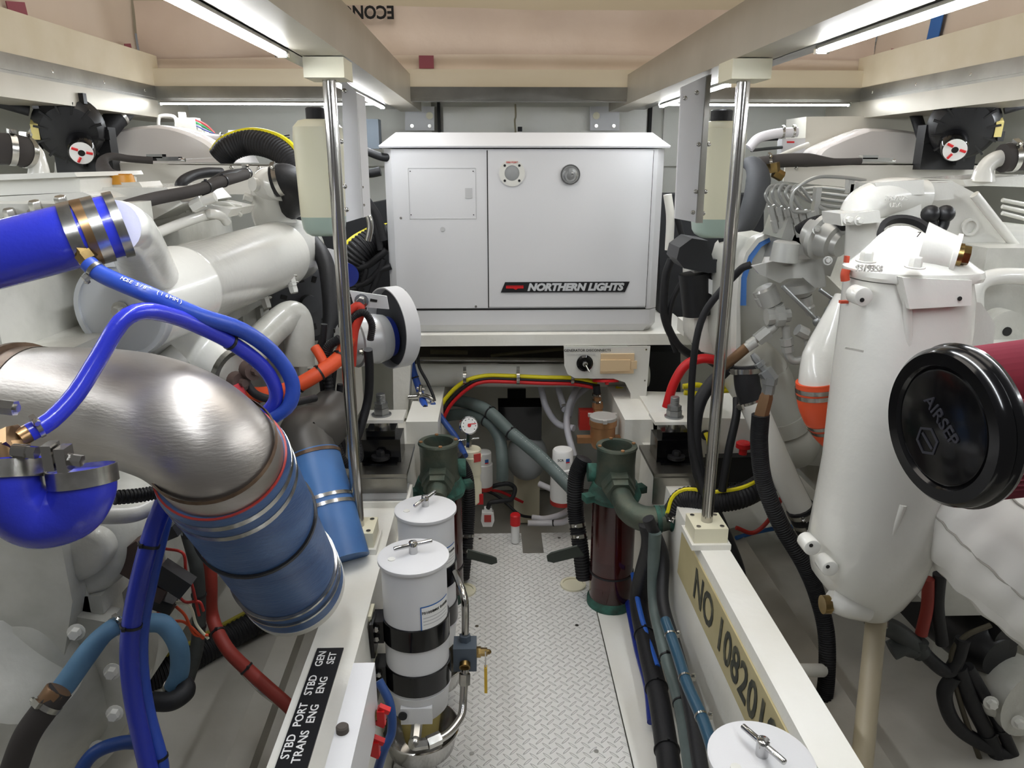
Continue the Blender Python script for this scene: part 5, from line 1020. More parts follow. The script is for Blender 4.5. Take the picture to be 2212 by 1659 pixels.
# dark bundle between generator and stanchion
for i, q in enumerate((((760, 580), (790, 575), (812, 560), (835, 540)), ((770, 620), (800, 605), (820, 585), (845, 575)), ((775, 555), (790, 580), (785, 605), (770, 640)), ((800, 640), (815, 600), (830, 560)), ((782, 440), (800, 460), (815, 500), (822, 540)), ((790, 430), (815, 470), (828, 520)), ((780, 320), (800, 330), (830, 340), (850, 338)), ((778, 372), (800, 374), (822, 370)))):
    hose('wiring_loom', ('black loom crossing highest inside the yellow edged hose', 'black loom crossing lowest inside the yellow edged hose', 'short black loom dropping from the crossing looms', 'black loom slanting up to the generator flank', 'outer black hose bending down left of the generator', 'inner black hose bending down against the generator flank', 'black hose entering under the generator lid corner', 'black hose joining the generator flank below the lid')[i], [P(x, y, 2.72) for x, y in q], (.013, .012, .01, .012, .012, .016, .014, .016)[i], black, cat='cable')
hose('pipe', 'bent polished steel pipe left of the generator flank', PP((782, 450, 2.65), (795, 465, 2.65), (800, 490, 2.65), (795, 520, 2.65)), .012, steel, cat='pipe')
struct(B().bx(P(640, 850, 2.3).x, P(760, 850, 2.3).x, 2.25, 2.5, .60, .80, bev=.02).put('trim_24', hullm))
# ================= right engine and its plumbing =================
RE = thing('marine_engine', 'white painted marine diesel engine filling the right side of the room', 'engine', (1.25, 1.9, .35))
ENG[0] = RE
def rt(fn, name, m=white, par=None, **k): b = B(); fn(b); return b.put(name, m, par or RE, **k)
def f(b):
    b.bx(1.02, 1.65, 1.45, 2.70, .42, 1.05, bev=.03); b.bx(1.08, 1.6, 1.6, 2.6, 1.05, 1.24, bev=.02)
rt(f, 'engine_block', white2)
def col(b, rows, Y, dr=.8, n=36, ex=.8, yo=0):
    """stacked rounded sections: rows of (pixel y, left x, right x)"""
    R = []
    for y, xl, xr in rows:
        a, c = P(xl, y, Y), P(xr, y, Y); m = (a + c) / 2; h = (c.x - a.x) / 2
        R.append([m + V((math.copysign(abs(math.cos(t)) ** ex, math.cos(t)) * h, math.copysign(abs(math.sin(t)) ** ex, math.sin(t)) * h * dr, 0)) for t in (2 * math.pi * i / n for i in range(n))])
    return b.rings(R)
# aftercooler housing: the big upright casting
YA = 1.36
ag = thing('aftercooler', 'tall white cast aftercooler housing standing behind the air filter', 'aftercooler', P(1885, 1330, YA))
def f(b):
    col(b, [(600, 1836, 2080), (640, 1832, 2084), (700, 1826, 2080), (800, 1812, 2066), (900, 1800, 2050), (1000, 1789, 2030), (1100, 1770, 2012), (1180, 1755, 1998), (1240, 1762, 1975), (1290, 1800, 1945), (1330, 1850, 1915)], YA, .85)
rt(f, 'housing', white, ag)
def f(b):
    pix_prism(b, [(2060, 640), (2120, 655), (2150, 700), (2140, 800), (2060, 860)], YA, .12, .015)
    pix_prism(b, [(1950, 600), (2100, 606), (2098, 660), (1965, 668)], YA - .11, .06, .006)
rt(f, 'side_web', white, ag)
rt(lambda b: pix_prism(b, [(1930, 1050), (2000, 1100), (2010, 1190), (1960, 1240), (1900, 1200)], YA - .08, .1, .015), 'lower_web', white, ag)
for x0, y0, x1, y1 in ((1950, 1090, 1890, 1240), (1960, 640, 1962, 760)): B().tube([P(x0, y0, YA - .095), P(x1, y1, YA - .085)], .008).put('cast_rib', white, ag)
for x, y in ((1862, 640), (1752, 1180), (1790, 1225), (1975, 1215)):
    q = P(x, y, YA - .07); B().cyl(q + V((0, .03, 0)), q + V((0, -.008, 0)), .017, seg=20, bev=.003).put('bolt_boss', white, ag)
for x, y in ((1862, 648), (1752, 1178), (1788, 1224), (1975, 1213), (2073, 645)): b = B(); q = P(x, y, YA - .0785 if x != 2073 else YA - .112); b.cyl(q, q - V((0, .001, 0)), .004, seg=10); b.put('bolt_hole', dark, ag)
# cover on top with its branch to the right
def f(b):
    col(b, [(598, 1838, 2098), (590, 1834, 2102), (578, 1836, 2100), (572, 1846, 2090), (548, 1872, 2062), (528, 1890, 2035), (510, 1905, 2010), (494, 1922, 1975), (488, 1935, 1962)], YA - .005, .86)
cv = rt(f, 'top_cover', white, ag)
def f(b):
    b.lathe(P(1990, 540, YA - .04), P(2068, 552, YA - .07), [(0, .05), (.5, .040), (.85, .034), (.87, .038), (1, .038)], 32)
rt(f, 'cover_outlet', white, cv)
b = B(); a, z = P(2062, 549, YA - .075), P(2094, 553, YA - .085); b.lathe(a, a.lerp(z, .5), [(0, .020), (1, .020)], 24); b.lathe(a.lerp(z, .4), z, [(0, .018), (1, .017)], 6); b.put('brass_plug', brass, cv)
for x, y in ((1976, 578), (1870, 565)): bolt(P(x, y, YA - .11), (0, -.1, 1), .011, .016, par=cv, m=white)
text('9319358', P(1876, 580, YA - .118), .016, (1, .25, -.08), (0, 0, 1), white, cv, name='cast_lettering', th=.0015, bold=.02)
text('7', P(1984, 507, YA - .09), .014, (1, 0, 0), (0, -.3, 1), ink, cv, name='pencil_mark')
# vertical gasket strip and brass drain below
b = B(); b.box(P(1829, 560, YA - .01), (.006, .01, .012)); b.tube(PP((1828, 582, YA - .01), (1825, 594, YA - .01), (1826, 606, YA - .01)), .008); b.box(P(1822, 652, YA), (.014, .01, .005)); b.put('gasket_edge', gasket, ag)
b = B(); q = P(1776, 1306, YA - .06); b.lathe(q + V((.03, 0, 0)), q, [(0, .014), (.5, .014), (.52, .019), (1, .019)], 20); b.put('drain_plug', brass, ag)
b = B(); b.tube(PP((1790, 1290, YA - .05), (1825, 1310, YA - .06), (1870, 1320, YA - .05)), .022, 20, 20); b.put('drain_boss', white, ag)
b = B(); a, z = P(1893, 1335, YA), PZ(1858, 1690, .25); b.cyl(a, z, .021); b.put('drain_tube', M('tan plastic tube', 'A59A82', .4), ag)
b = B(); b.ring(P(1892, 1345, YA), z - a, .0235, .02, .012); b.put('tube_clamp', steel2, ag)
b = B(); b.cyl(P(1868, 1330, YA - .02), P(1866, 1300, YA - .02), .013, seg=6); b.put('studs', steel2, ag)
# writing marks cast on the tower
b = B(); b.box(P(1845, 755, YA - .085), (.035, .003, .004), rot=Matrix.Rotation(.2, 3, 'Y')); b.put('cast_mark', white2, ag)
# intake crossover and manifold
def f(b):
    b.tube(PP((1852, 470, 1.62), (1866, 448, 1.62), (1900, 430, 1.63), (1945, 424, 1.64), (1992, 424, 1.65)), [.04, .042, .042, .040, .036], 30, 32)
    b.tube(PP((1875, 470, 1.62), (1872, 520, 1.62), (1868, 570, 1.62)), .044, 10, 24); pix_prism(b, [(1850, 470), (1862, 432), (1890, 408), (1930, 398), (1990, 396), (1990, 470)], 1.61, .05, .012)
    pix_prism(b, [(1815, 462), (1900, 455), (1903, 480), (1818, 488)], 1.55, .09, .006)
    pix_prism(b, [(1890, 395), (1995, 388), (1997, 420), (1900, 425)], 1.6, .09, .004)
rt(f, 'intake_crossover', white)
text('3957025\nUSA', P(1935, 436, 1.575), .014, (1, 0, 0), (0, 0, 1), white, RE, name='cast_lettering', th=.0015)
for x, y in ((1832, 474), (1855, 476)): bolt(P(x, y, 1.545), (0, -1, 0), .007, .008)
def f(b):
    pix_prism(b, [(1988, 392), (2055, 390), (2108, 418), (2230, 590), (2230, 660), (2100, 640), (1985, 600)], 1.72, .15, .015)
    pix_prism(b, [(1990, 396), (2060, 394), (2060, 430), (1990, 436)], 1.66, .08, .004)
    b.tube(PP((2105, 420, 1.70), (2160, 490, 1.70), (2230, 575, 1.70)), .01)
rt(f, 'intake_manifold', white)
def f(b): b.ring(P(2095, 490, 1.715), (0, 1, 0), .02, .014, .006)
rt(f, 'cast_ring', white)
for x, y in ((2160, 563), (2135, 598)): bolt(P(x, y, 1.71), (0, -.6, 1), .010, .012)
def f(b): pix_prism(b, [(2090, 600), (2230, 610), (2230, 720), (2110, 700)], 1.6, .12, .02); b.tube(PP((2105, 680, 1.55), (2110, 620, 1.55), (2150, 598, 1.55), (2230, 598, 1.55)), .018, 20)
rt(f, 'side_cover', white)
b = B(); q = P(2175, 716, 1.54); b.cyl(q + V((0, .04, 0)), q, .045, seg=28); rb = b.put('lifting_eye', white2, RE); b = B(); b.cyl(q, q - V((0, .002, 0)), .010, seg=16); b.put('eye_hole', dark, rb)
# air tube ring behind the cover and the black boots
b = B(); q = P(1957, 508, 1.45); b.ring(q, (-.1, -.6, .8), .052, .042, .014, 36); b.solo('rubber_gasket', black, 'black rubber ring seal behind the aftercooler top cover', 'seal')
for i, (x, lab) in enumerate(((2010, 'left black rubber boot pointing up beside the air ring'), (2042, 'right black rubber boot pointing up beside the air ring'))):
    t = thing('terminal_boot', lab, 'boot', P(x, 500, 1.55)); b = B(); q = P(x, 462, 1.55); b.ball(q, .019, (1, 1, .95), 18); b.tube([q, P(x + (4 if i == 0 else -4), 485, 1.55), P(x + (0 if i == 0 else -14), 502, 1.55)], .011, 10); b.put('boot', blackp, t)
    if i: b = B(); b.cyl(P(2024, 503, 1.55), P(2016, 514, 1.55), .009); b.put('red_cable_end', red, t)
# valve cover and top pipe at the right edge
def f(b): pix_prism(b, [(2080, 388), (2230, 378), (2230, 405), (2085, 400)], 1.85, .2, .006); b.tube(PP((2122, 392, 1.85), (2128, 365, 1.85), (2150, 345, 1.85), (2190, 338, 1.85)), [.028, .02, .02, .02], 20, 20)
rt(f, 'valve_cover', white)
hose('air_hose', 'black hose coupler at the right edge over the valve cover pipe', PP((2165, 342, 1.84), (2200, 338, 1.84), (2250, 335, 1.84)), .034, M('foam sleeve', ''), clamps=(.3,))
def f(b):
    for k in range(3): b.tube(PP((2165, 432 + k * 14, 1.8), (2230, 445 + k * 16, 1.8)), .005)
rt(f, 'injector_pipe', white2)
# ---- injection pump with its bundle of steel pipes ----
ip = thing('injection_pump', 'grey white fuel injection pump with fanned steel delivery pipes', 'pump', P(1720, 760, 1.95))
pm = M('grey painted pump', 'AEAEA9', .3, .25, coat=.3)
for i in range(6):
    x, y = 1672 + i * 17, 468 + i * 3.0; Yi = 1.95 - i * .02
    q = P(x, y, Yi); u_ = V((-.35, 0, 1)).normalized()
    b = B(); b.lathe(q - u_ * .04, q + u_ * .03, [(0, .012), (.45, .012), (.46, .0095), (.7, .0095), (.71, .011), (1, .011)], 8); v_ = b.put('delivery_valve', pm, ip)
    top = q + u_ * .03; tx = 1655 + i * 14; ty = 405 - (i % 3) * 2
    pts = [top, P(x - 16, y - 38, Yi), P(tx, ty + 12, Yi), P(tx + 14, ty - 4 + i * .5, Yi), P(tx + 45, ty + 8 + i * 6, Yi), P(1770 + i * 6, 405 + i * 13, Yi - .05), P(1860, 415 + i * 12, Yi - .1)] if i < 5 else [top, P(1713, 455, Yi), P(1711, 425, Yi), P(1722, 405, Yi), P(1765, 383, Yi), P(1830, 384, Yi), P(1870, 390, Yi)]
    b = B(); b.tube(pts, .0045, 50, 10); b.put('delivery_pipe', M('bare silver pipe', 'A6A7A3', .3, .5), ip)
b = B()
for x, y, w_, h_ in ((1763, 435, 12, 60), (1835, 400, 12, 34), (1845, 408, 24, 20)): b.box(P(x, y, 1.86), (LY(x, y, 1.86, w_), .02, LY(x, y, 1.86, h_)), bev=.003)
b.put('pipe_clip', pm, ip)
b = B(); b.box(P(1720, 500, 1.97), (.12, .14, .055), rot=Matrix.Rotation(.25, 3, 'Y'), bev=.01); b.box(P(1730, 540, 1.98), (.13, .16, .09), rot=Matrix.Rotation(.25, 3, 'Y'), bev=.012); b.put('pump_body', pm, ip)
b = B(); b.lathe(P(1700, 520, 1.75), P(1692, 565, 1.75), [(0, .022), (.1, .030), (.95, .032), (1, .032)], 28); b.put('solenoid', pm, ip)
b = B(); b.lathe(P(1750, 500, 1.78), P(1820, 530, 1.70), [(0, .035), (.3, .04), (.32, .055), (.45, .055), (.5, .045), (.8, .04), (.85, .03), (1, .028)], 30); gvn = b.put('governor', pm, ip)
for x, y in ((1765, 497), (1788, 563), (1820, 500)): bolt(P(x, y, 1.70), (-.3, -1, .2), .007, .008, par=gvn, m=pm)
b = B(); slab(b, [(1625, 575), (1680, 562), (1765, 560), (1780, 580), (1785, 620), (1760, 622), (1735, 600), (1700, 602), (1685, 612), (1640, 592)], 1.78, .012, bev=.003); b.prism(PP((1640, 585, 1.78), (1770, 565, 1.78), (1765, 555, 1.86), (1650, 560, 1.86)), (0, 0, .006)); b.put('bracket', pm, ip)
b = B(); b.lathe(P(1728, 610, 1.84), P(1732, 640, 1.84), [(0, .038), (.6, .036), (1, .02)], 28); b.lathe(P(1740, 640, 1.84), P(1752, 680, 1.84), [(0, .016), (.5, .012), (.6, .015), (1, .01)], 16); b.put('shutoff', pm, ip)
b = B(); b.lathe(P(1650, 620, 1.86), P(1668, 660, 1.86), [(0, .022), (.1, .028), (.9, .028), (1, .02)], 24); b.lathe(P(1632, 630, 1.86), P(1648, 658, 1.86), [(0, .009), (.4, .009), (.42, .012), (1, .012)], 8)
b.lathe(P(1655, 685, 1.84), P(1705, 680, 1.84), [(0, .022), (.3, .022), (.35, .03), (.7, .03), (.75, .018), (1, .018)], 10); b.lathe(P(1672, 660, 1.85), P(1680, 690, 1.85), [(0, .024), (1, .02)], 16); b.put('lift_pump', pm, ip)
b = B()
for q in (((1690, 618), (1768, 695)), ((1770, 625), (1812, 655)), ((1790, 690), (1795, 665))): b.cyl(P(*q[0], 1.76), P(*q[1], 1.76), .005)
for x, y in ((1765, 694), (1800, 655), (1790, 672), (1785, 700)): b.ball(P(x, y, 1.76), .011, (1, 1, 1.2), 12)
b.put('throttle_linkage', M('zinc plated steel', ''), ip)
b = B(); b.tube(PP((1680, 695, 1.84), (1668, 710, 1.84), (1640, 728, 1.84), (1615, 745, 1.84)), .011, 20); b.cyl(P(1660, 715, 1.84), P(1635, 735, 1.84), .018, seg=6); b.cyl(P(1632, 738, 1.84), P(1612, 752, 1.84), .0135); b.put('return_pipe', pm, ip)
b = B(); b.tube(PP((1697, 705, 1.84), (1700, 735, 1.84), (1702, 765, 1.84), (1716, 780, 1.84), (1745, 772, 1.84)), .010, 30); b.cyl(P(1699, 730, 1.84), P(1701, 745, 1.84), .017, seg=6); b.cyl(P(1701, 747, 1.84), P(1702, 760, 1.84), .0155, seg=6); b.cyl(P(1722, 712, 1.84), P(1742, 722, 1.84), .016, seg=8); b.cyl(P(1742, 735, 1.84), P(1748, 758, 1.84), .008); b.put('feed_pipe', pm, ip)
hose('wiring_loom', 'black corrugated loom arching from the pump over to the crossover flange', PP((1723, 497, 1.8), (1745, 483, 1.78), (1775, 474, 1.75), (1805, 472, 1.72), (1825, 490, 1.68)), .011, black, cat='cable', rib=.005, ribd=.07)
hose('wiring_loom', 'black cable from the stanchion side to the injection pump', PP((1622, 572, 1.85), (1605, 578, 1.86), (1590, 592, 1.88), (1560, 625, 1.9), (1520, 680, 1.92), (1500, 760, 1.92), (1492, 880, 1.92), (1495, 960, 1.9), (1520, 1060, 1.88), (1530, 1090, 1.88)), .0095, black, cat='cable')
# front cover with blue taped rim
def f(b):
    b.prism([P(x, y, 2.05) for x, y in ((1600, 590), (1612, 550), (1640, 520), (1690, 515), (1750, 560), (1830, 640), (1840, 900), (1800, 1010), (1700, 1000), (1620, 880), (1592, 760))], (0, .3, 0), bev=.02)
rt(f, 'front_cover', M('grey front cover', 'BDBDB5', .4, bump=.2, bscale=30))
b = B(); slab(b, [(1599, 660), (1601, 600), (1617, 553), (1640, 524), (1662, 512), (1664, 522), (1645, 533), (1626, 560), (1613, 602), (1612, 660)], 2.035, .012); b.put('blue_tape_edge', M('light blue tape', '4F83CF', .5), RE)
b = B(); slab(b, [(1590, 760), (1592, 640), (1597, 590), (1612, 545), (1636, 514), (1664, 503), (1664, 512), (1640, 524), (1617, 553), (1601, 600), (1599, 660), (1600, 750), (1625, 850), (1618, 865)], 2.03, .05, bev=.002); b.put('cover_rim', white, RE)
def f(b):
    b.lathe(P(1662, 800, 1.98), P(1690, 900, 1.98), [(0, .05), (.2, .056), (1, .058)], 28); b.lathe(P(1690, 900, 1.98), P(1700, 930, 1.98), [(0, .064), (1, .064)], 28); b.ball(P(1715, 960, 1.98), .07, (1, 1, 1), 20); b.tube(PP((1662, 800, 1.98), (1640, 770, 1.96), (1618, 775, 1.92), (1615, 800, 1.9)), [.05, .045, .036, .034], 16, 20)
rt(f, 'water_pump', M('grey front cover', ''))
hose('coolant_hose', 'short black hose with two wide clamps at the right engine water pump', PP((1612, 790, 1.88), (1615, 835, 1.87), (1630, 880, 1.86)), .034, black, clamps=(.12, .85), screw=V((-1, -.3, 0)))
hose('water_pipe', 'long white painted water pipe slanting down to a black clamped hose', PP((1625, 868, 1.86), (1660, 950, 1.84), (1700, 1040, 1.82), (1735, 1110, 1.80)), .035, white, cat='pipe')
hose('coolant_hose', 'black hose with two clamps at the lower end of the white water pipe', PP((1728, 1095, 1.80), (1742, 1125, 1.80), (1762, 1165, 1.80)), .038, black, clamps=(.15, .5), screw=V((0, -1, 0)))
# white elbow with orange hose
el = thing('turbo_air_pipe', 'white curved air pipe with orange clamped hose left of the aftercooler', 'pipe', P(1765, 920, 1.62))
tp2 = PP((1820, 640, 1.66), (1800, 700, 1.64), (1776, 770, 1.62), (1768, 830, 1.60), (1772, 868, 1.60))
b = B(); b.tube(tp2, [.018, .03, .043, .044, .044], 30, 32); b.put('white_pipe', white, el)
to = PP((1766, 822, 1.60), (1770, 868, 1.60), (1790, 912, 1.61), (1815, 940, 1.63)); b = B(); b.tube(to, .0475, 20, 32); b.put('orange_hose', orange, el)
for tt in (.12, .2, .55, .62): p, dd = at(to, tt); b = B(); b.ring(p, dd, .0495, .047, .010, 32); b.put('hose_clamp', steel2, el)
# oil sender fittings with corrugated hose
fs = thing('hose_fitting', 'plated hose fitting with small adapter valve above the corrugated hose', 'fitting', P(1655, 870, 1.7))
b = B(); b.lathe(P(1625, 765, 1.7), P(1668, 822, 1.68), [(0, .006), (.15, .009), (.3, .009), (.32, .013), (.45, .013), (.47, .009), (.6, .009), (.62, .018), (1, .018)], 6); b.put('adapter', M('zinc plated steel', ''), fs)
b = B(); b.lathe(P(1664, 815, 1.68), P(1658, 850, 1.68), [(0, .018), (.4, .018), (.45, .015), (1, .015)], 6); b.put('swivel', M('zinc plated steel', ''), fs)
b = B(); b.lathe(P(1658, 848, 1.68), P(1644, 900, 1.68), [(0, .013), (.2, .017), (1, .018)], 8); b.put('copper_ferrule', M('copper brown coupling', ''), fs)
hose('oil_hose', 'black corrugated hose running from the plated fitting down past the aftercooler', PP((1643, 895, 1.68), (1640, 960, 1.68), (1650, 1040, 1.68), (1685, 1130, 1.68), (1735, 1215, 1.67), (1765, 1285, 1.66), (1785, 1370, 1.63), (1785, 1470, 1.6), (1772, 1545, 1.58)), .0205, black, rib=.0055, ribd=.06)
hose('oil_hose', 'thick smooth black hose passing behind the right stanchion', PP((1600, 775, 1.98), (1565, 800, 2.0), (1515, 860, 1.98), (1500, 940, 1.95), (1515, 1040, 1.92), (1555, 1130, 1.9), (1590, 1215, 1.88), (1600, 1260, 1.86)), .019, black)
hose('oil_hose', 'thin black cable hanging just right of the right stanchion', PP((1592, 860, 1.95), (1590, 900, 1.92), (1575, 970, 1.9), (1560, 1060, 1.9)), .0115, black, cat='cable')
hose('oil_hose', 'brown hose end leading into the return pipe behind the right stanchion', PP((1616, 748, 1.84), (1590, 770, 1.86), (1565, 790, 1.9)), .0135, M('copper brown coupling', ''))
# ---- air filter ----
af = thing('air_filter', 'large cone air filter with gloss black end cap and maroon pleats', 'air filter', P(2060, 1120, 1.05))
fc = P(2047, 922, 1.04); fn_ = V((-.985, -.15, -.05)).normalized(); rF = .123
b = B(); b.lathe(fc + fn_ * .012, fc - fn_ * .021, [(0, rF * .70), (.02, rF * .72), (.12, rF * .74), (-.1, rF * .78), (-.12, rF * .93), (.1, rF * .985), (.45, rF), (.55, rF * .985), (.6, rF * 1.0), (.8, rF * 1.03), (1, rF * 1.02), (1.02, rF * .9)], 72); cap_ = b.put('end_cap', blackg, af)
u, v, _ = frame(fn_)
b = B(); R = []
def wav(t, L_, k): 
    return [fc - fn_ * L_ + (u * math.cos(a) + v * math.sin(a)) * (rF * k * (1.0 if i % 2 else .87)) for i, a in enumerate(2 * math.pi * j / 120 for j in range(120))]
b.rings([wav(0, .019, .95), wav(0, .15, .98), wav(0, .34, 1.05)]); b.put('pleated_media', filt, af, ang=12)
b = B(); b.cyl(fc - fn_ * .020, fc - fn_ * .021, rF * .95); b.put('seam_ring', blackp, af)
q = fc + fn_ * .0188; ru = V((0.2, -.75, -.6)); uu = fn_.cross(V((0, 0, 1))).normalized()
gb = M('embossed black', '141418', .3, coat=.4)
rdir = (V((.25, -.93, 0)) * .75 + V((0, 0, -.66))); rdir = -uu * .78 + V((0, 0, -.6)) if (-uu).y < 0 else uu * .78 + V((0, 0, -.6))
tx_ = (rdir - fn_ * rdir.dot(fn_)).normalized(); ty_ = fn_.cross(tx_)
tl = fc + fn_ * .0125
text('AIRSEP', tl + V((0, 0, .012)), .029, tx_, ty_, M('embossed mark', '2E2E34', .3), cap_, name='embossed_lettering', bold=.01, th=.0012)
b = B(); b.ring(tl - ty_ * .038, fn_, .024, .020, .002, 6); b.box(tl - ty_ * .038, (.03, .004, .002), rot=Matrix((tx_, ty_, fn_)).transposed()); b.put('embossed_emblem', M('embossed mark', ''), cap_)
b = B(); b.cyl(P(2165, 927, .95), P(2230, 927, .98), .0015); b.put('wire_tie', steel2, af)
# ---- lagging blanket on the exhaust ----
lb = thing('lagging_blanket', 'white quilted heat blanket wrapped round the exhaust below the air filter', 'blanket', P(2080, 1250, 1.3))
lp = [P(2004, 1000, 1.42), P(2070, 1095, 1.35), P(2180, 1200, 1.25), P(2340, 1330, 1.15)]
b = B(); path = smooth_path(lp, 48); R = []; uo = V((0, 0, 1))
for i, p in enumerate(path):
    d_ = (path[min(i + 1, len(path) - 1)] - path[max(i - 1, 0)]).normalized(); u_ = (uo - d_ * uo.dot(d_)).normalized(); v_ = d_.cross(u_)
    R.append([p + (u_ * math.cos(a) + v_ * math.sin(a)) * (.118 * (.93 if i == 0 else 1) * (1 + .016 * math.sin(i * 1.1 + math.sin(a * 2)) + .012 * math.sin(a * 5 + i * .7) - .02 * max(0, math.cos((a - 4.6) * 3)) ** 6) - (.010 if abs(math.sin((a - 2.2) * .5)) < .06 else 0)) for a in (2 * math.pi * k / 40 for k in range(40))])
b.rings(R); b.put('blanket', blanket, lb)
for off in (.35, -.75):
    b = B(); sp_ = []
    for i, p in enumerate(path):
        d_ = (path[min(i + 1, len(path) - 1)] - path[max(i - 1, 0)]).normalized(); n_ = (V((0, 0, CAMZ)) - p).normalized(); n_ = (n_ - d_ * n_.dot(d_)).normalized(); n_ = Matrix.Rotation(off + .012 * math.sin(i * 1.7), 3, d_) @ n_; sp_.append(p + n_ * .1185)
    b.tube(sp_, .0022, raw=True, seg=6); b.put('seam_cord', M('seam grey', 'A5A29A', .8), lb)
b = B()
for i in range(2, 46, 3):
    for a in (3.9, 5.6):
        p = path[i]; d_ = (path[min(i + 1, len(path) - 1)] - path[i - 1]).normalized(); u_ = (uo - d_ * uo.dot(d_)).normalized(); v_ = d_.cross(u_)
        c_ = p + (u_ * math.cos(a) + v_ * math.sin(a)) * .1185; b.tube([c_ - d_ * .012, c_, c_ + d_ * .012], .0018, 4, 6)
st = b.put('stitching', M('grey thread', '7A766E', .8), lb); st['kind'] = 'stuff'
def f(b): pix_prism(b, [(1925, 1010), (1990, 1040), (2010, 1120), (1940, 1100), (1922, 1060)], 1.27, .05, .012)
rt(f, 'blanket_flap', blanket, lb)
# ---- lower right: starter, hoses, gearbox ----
sm = thing('starter_motor', 'black starter motor under the lagging blanket', 'motor', P(2100, 1440, 1.5))
b = B(); b.lathe(P(2030, 1320, 1.62), P(2160, 1420, 1.45), [(0, .05), (.1, .07), (.8, .07), (.85, .06), (1, .05)], 30); b.box(P(2010, 1300, 1.7), (.12, .1, .1), bev=.01); b.put('motor_body', blackp, sm)
b = B(); b.lathe(P(2080, 1290, 1.6), P(2180, 1380, 1.45), [(0, .035), (1, .038)], 20); b.put('solenoid', blackp, sm)
for lab, q, r, m in (('grey capped elbow hose low beside the drain tube, upper', ((1905, 1350), (1935, 1362), (1965, 1385), (1990, 1410)), .022, greyh), ('grey capped elbow hose low beside the drain tube, lower', ((1925, 1405), (1950, 1395), (1975, 1400), (1985, 1380)), .022, greyh), ('black hose curving from the elbow hoses to the lower right', ((1975, 1385), (2010, 1425), (2045, 1450), (2065, 1430), (2080, 1380)), .016, black),
    ('black cable loop hanging at the lower right edge', ((2060, 1460), (2040, 1500), (2060, 1560), (2110, 1600), (2220, 1650)), .017, black), ('brown hose standing left of the starter', ((2005, 1250), (2003, 1310), (1990, 1370)), .013, M('dull red hose', '')), ('thin olive cable curving over the starter to the bottom edge', ((2140, 1350), (2085, 1375), (2055, 1420), (2075, 1520), (2120, 1650)), .006, M('olive cable', '4A4436', .6)), ('thick black cable dropping to the lower right corner', ((2070, 1440), (2100, 1520), (2140, 1600), (2180, 1700)), .018, black), ('second thick black cable in the lower right corner', ((2090, 1440), (2130, 1510), (2170, 1590), (2210, 1680)), .014, black), ('black hose running upright in the dark right of the brown hose', ((2030, 1240), (2025, 1310), (2035, 1390)), .014, black)):
    hose('engine_hose', lab, [P(x, y, 1.42) for x, y in q], r, m, ties=(.6,) if 'thick' in lab else ())
def f(b): pix_prism(b, [(1990, 1190), (2020, 1230), (2010, 1300), (1960, 1300), (1955, 1230)], 1.55, .02, .004)
rt(f, 'support_plate', white2)
def f(b):
    pix_prism(b, [(2120, 1480), (2230, 1450), (2230, 1600), (2150, 1580), (2110, 1530)], 1.5, .2, .02)
    b.lathe(P(2110, 1430, 1.55), P(2230, 1520, 1.4), [(0, .06), (.5, .08), (1, .09)], 28); b.ball(P(2145, 1520, 1.42), .03)
rt(f, 'gear_housing', white2)
for x, y in ((2140, 1518), (2200, 1560)): bolt(P(x, y, 1.38), (-.2, -1, .2), .011, .014)
b = B(); b.cyl(P(1700, 1448, 1.55), P(1778, 1448, 1.6), .017, bev=.003); b.solo('drain_stub', gel, 'short white pipe stub sticking out beside the corrugated hose', 'pipe')
# hull stiffener and low fore-aft panel at the right
struct(B().prism([V((.72, .7, .0)), V((.9, .7, .05)), V((.92, 2.5, .05)), V((.74, 2.5, .0))], (0, 0, .05), bev=.012).put('trim_25', hullm))
# ---- between right stanchion and generator ----
YB = 2.25
b = B(); slab(b, [(1500, 560), (1535, 580), (1570, 600), (1570, 770), (1515, 760), (1500, 735)], 2.35, .15, bev=.004); ccx = b.solo('heat_cooler', gel, 'upright white and grey box with finned side behind the right stanchion', 'box')
b = B()
for k in range(8): b.box(P(1572 + k * 3.4, 680, 2.33), (.003, .12, .25))
b.solo('cooling_fins', M('dull grey fins', '8F9190', .5, .4), 'stack of thin grey cooling fins right of the upright box', 'cooler')
lbx = thing('battery_charger', 'small white label plate box hanging on the upright grey box', 'box', P(1533, 640, 2.3))
b = B(); slab(b, [(1522, 597), (1560, 610), (1562, 660), (1524, 640)], 2.32, .02, bev=.002); b.put('casing', blackp, lbx); b = B(); slab(b, [(1525, 600), (1541, 606), (1541, 638), (1524, 630)], 2.315, .002); b.put('white_label', label, lbx)
bb = thing('hydraulic_bracket', 'black angular bracket and reservoir behind the right stanchion', 'bracket', P(1500, 600, 2.3))
b = B(); slab(b, [(1468, 535), (1495, 515), (1530, 520), (1540, 560), (1600, 565), (1600, 585), (1530, 590), (1478, 580), (1462, 560)], 2.28, .14, bev=.01); b.put('bracket', M('black cast plastic', '26272A', .4), bb)
b = B(); b.lathe(P(1500, 590, 2.35), P(1505, 680, 2.35), [(0, .05), (1, .045)], 28); b.put('reservoir', blackp, bb)
hose('coolant_hose', 'fat dark hose rising behind the right stanchion top', PP((1560, 520, 2.3), (1600, 500, 2.32), (1625, 450, 2.35), (1638, 390, 2.4), (1630, 360, 2.45), (1615, 352, 2.5)), [.022, .028, .036, .038, .03, .02], M('dark foam hose', '303235', .7))
hose('coolant_hose', 'black hose with brass elbow resting on the right tray', PP((1640, 352, 2.5), (1690, 347, 2.5), (1745, 346, 2.48), (1800, 350, 2.47), (1860, 348, 2.47)), [.02, .022, .022, .012, .010], M('foam sleeve', ''), clamps=(.1,))
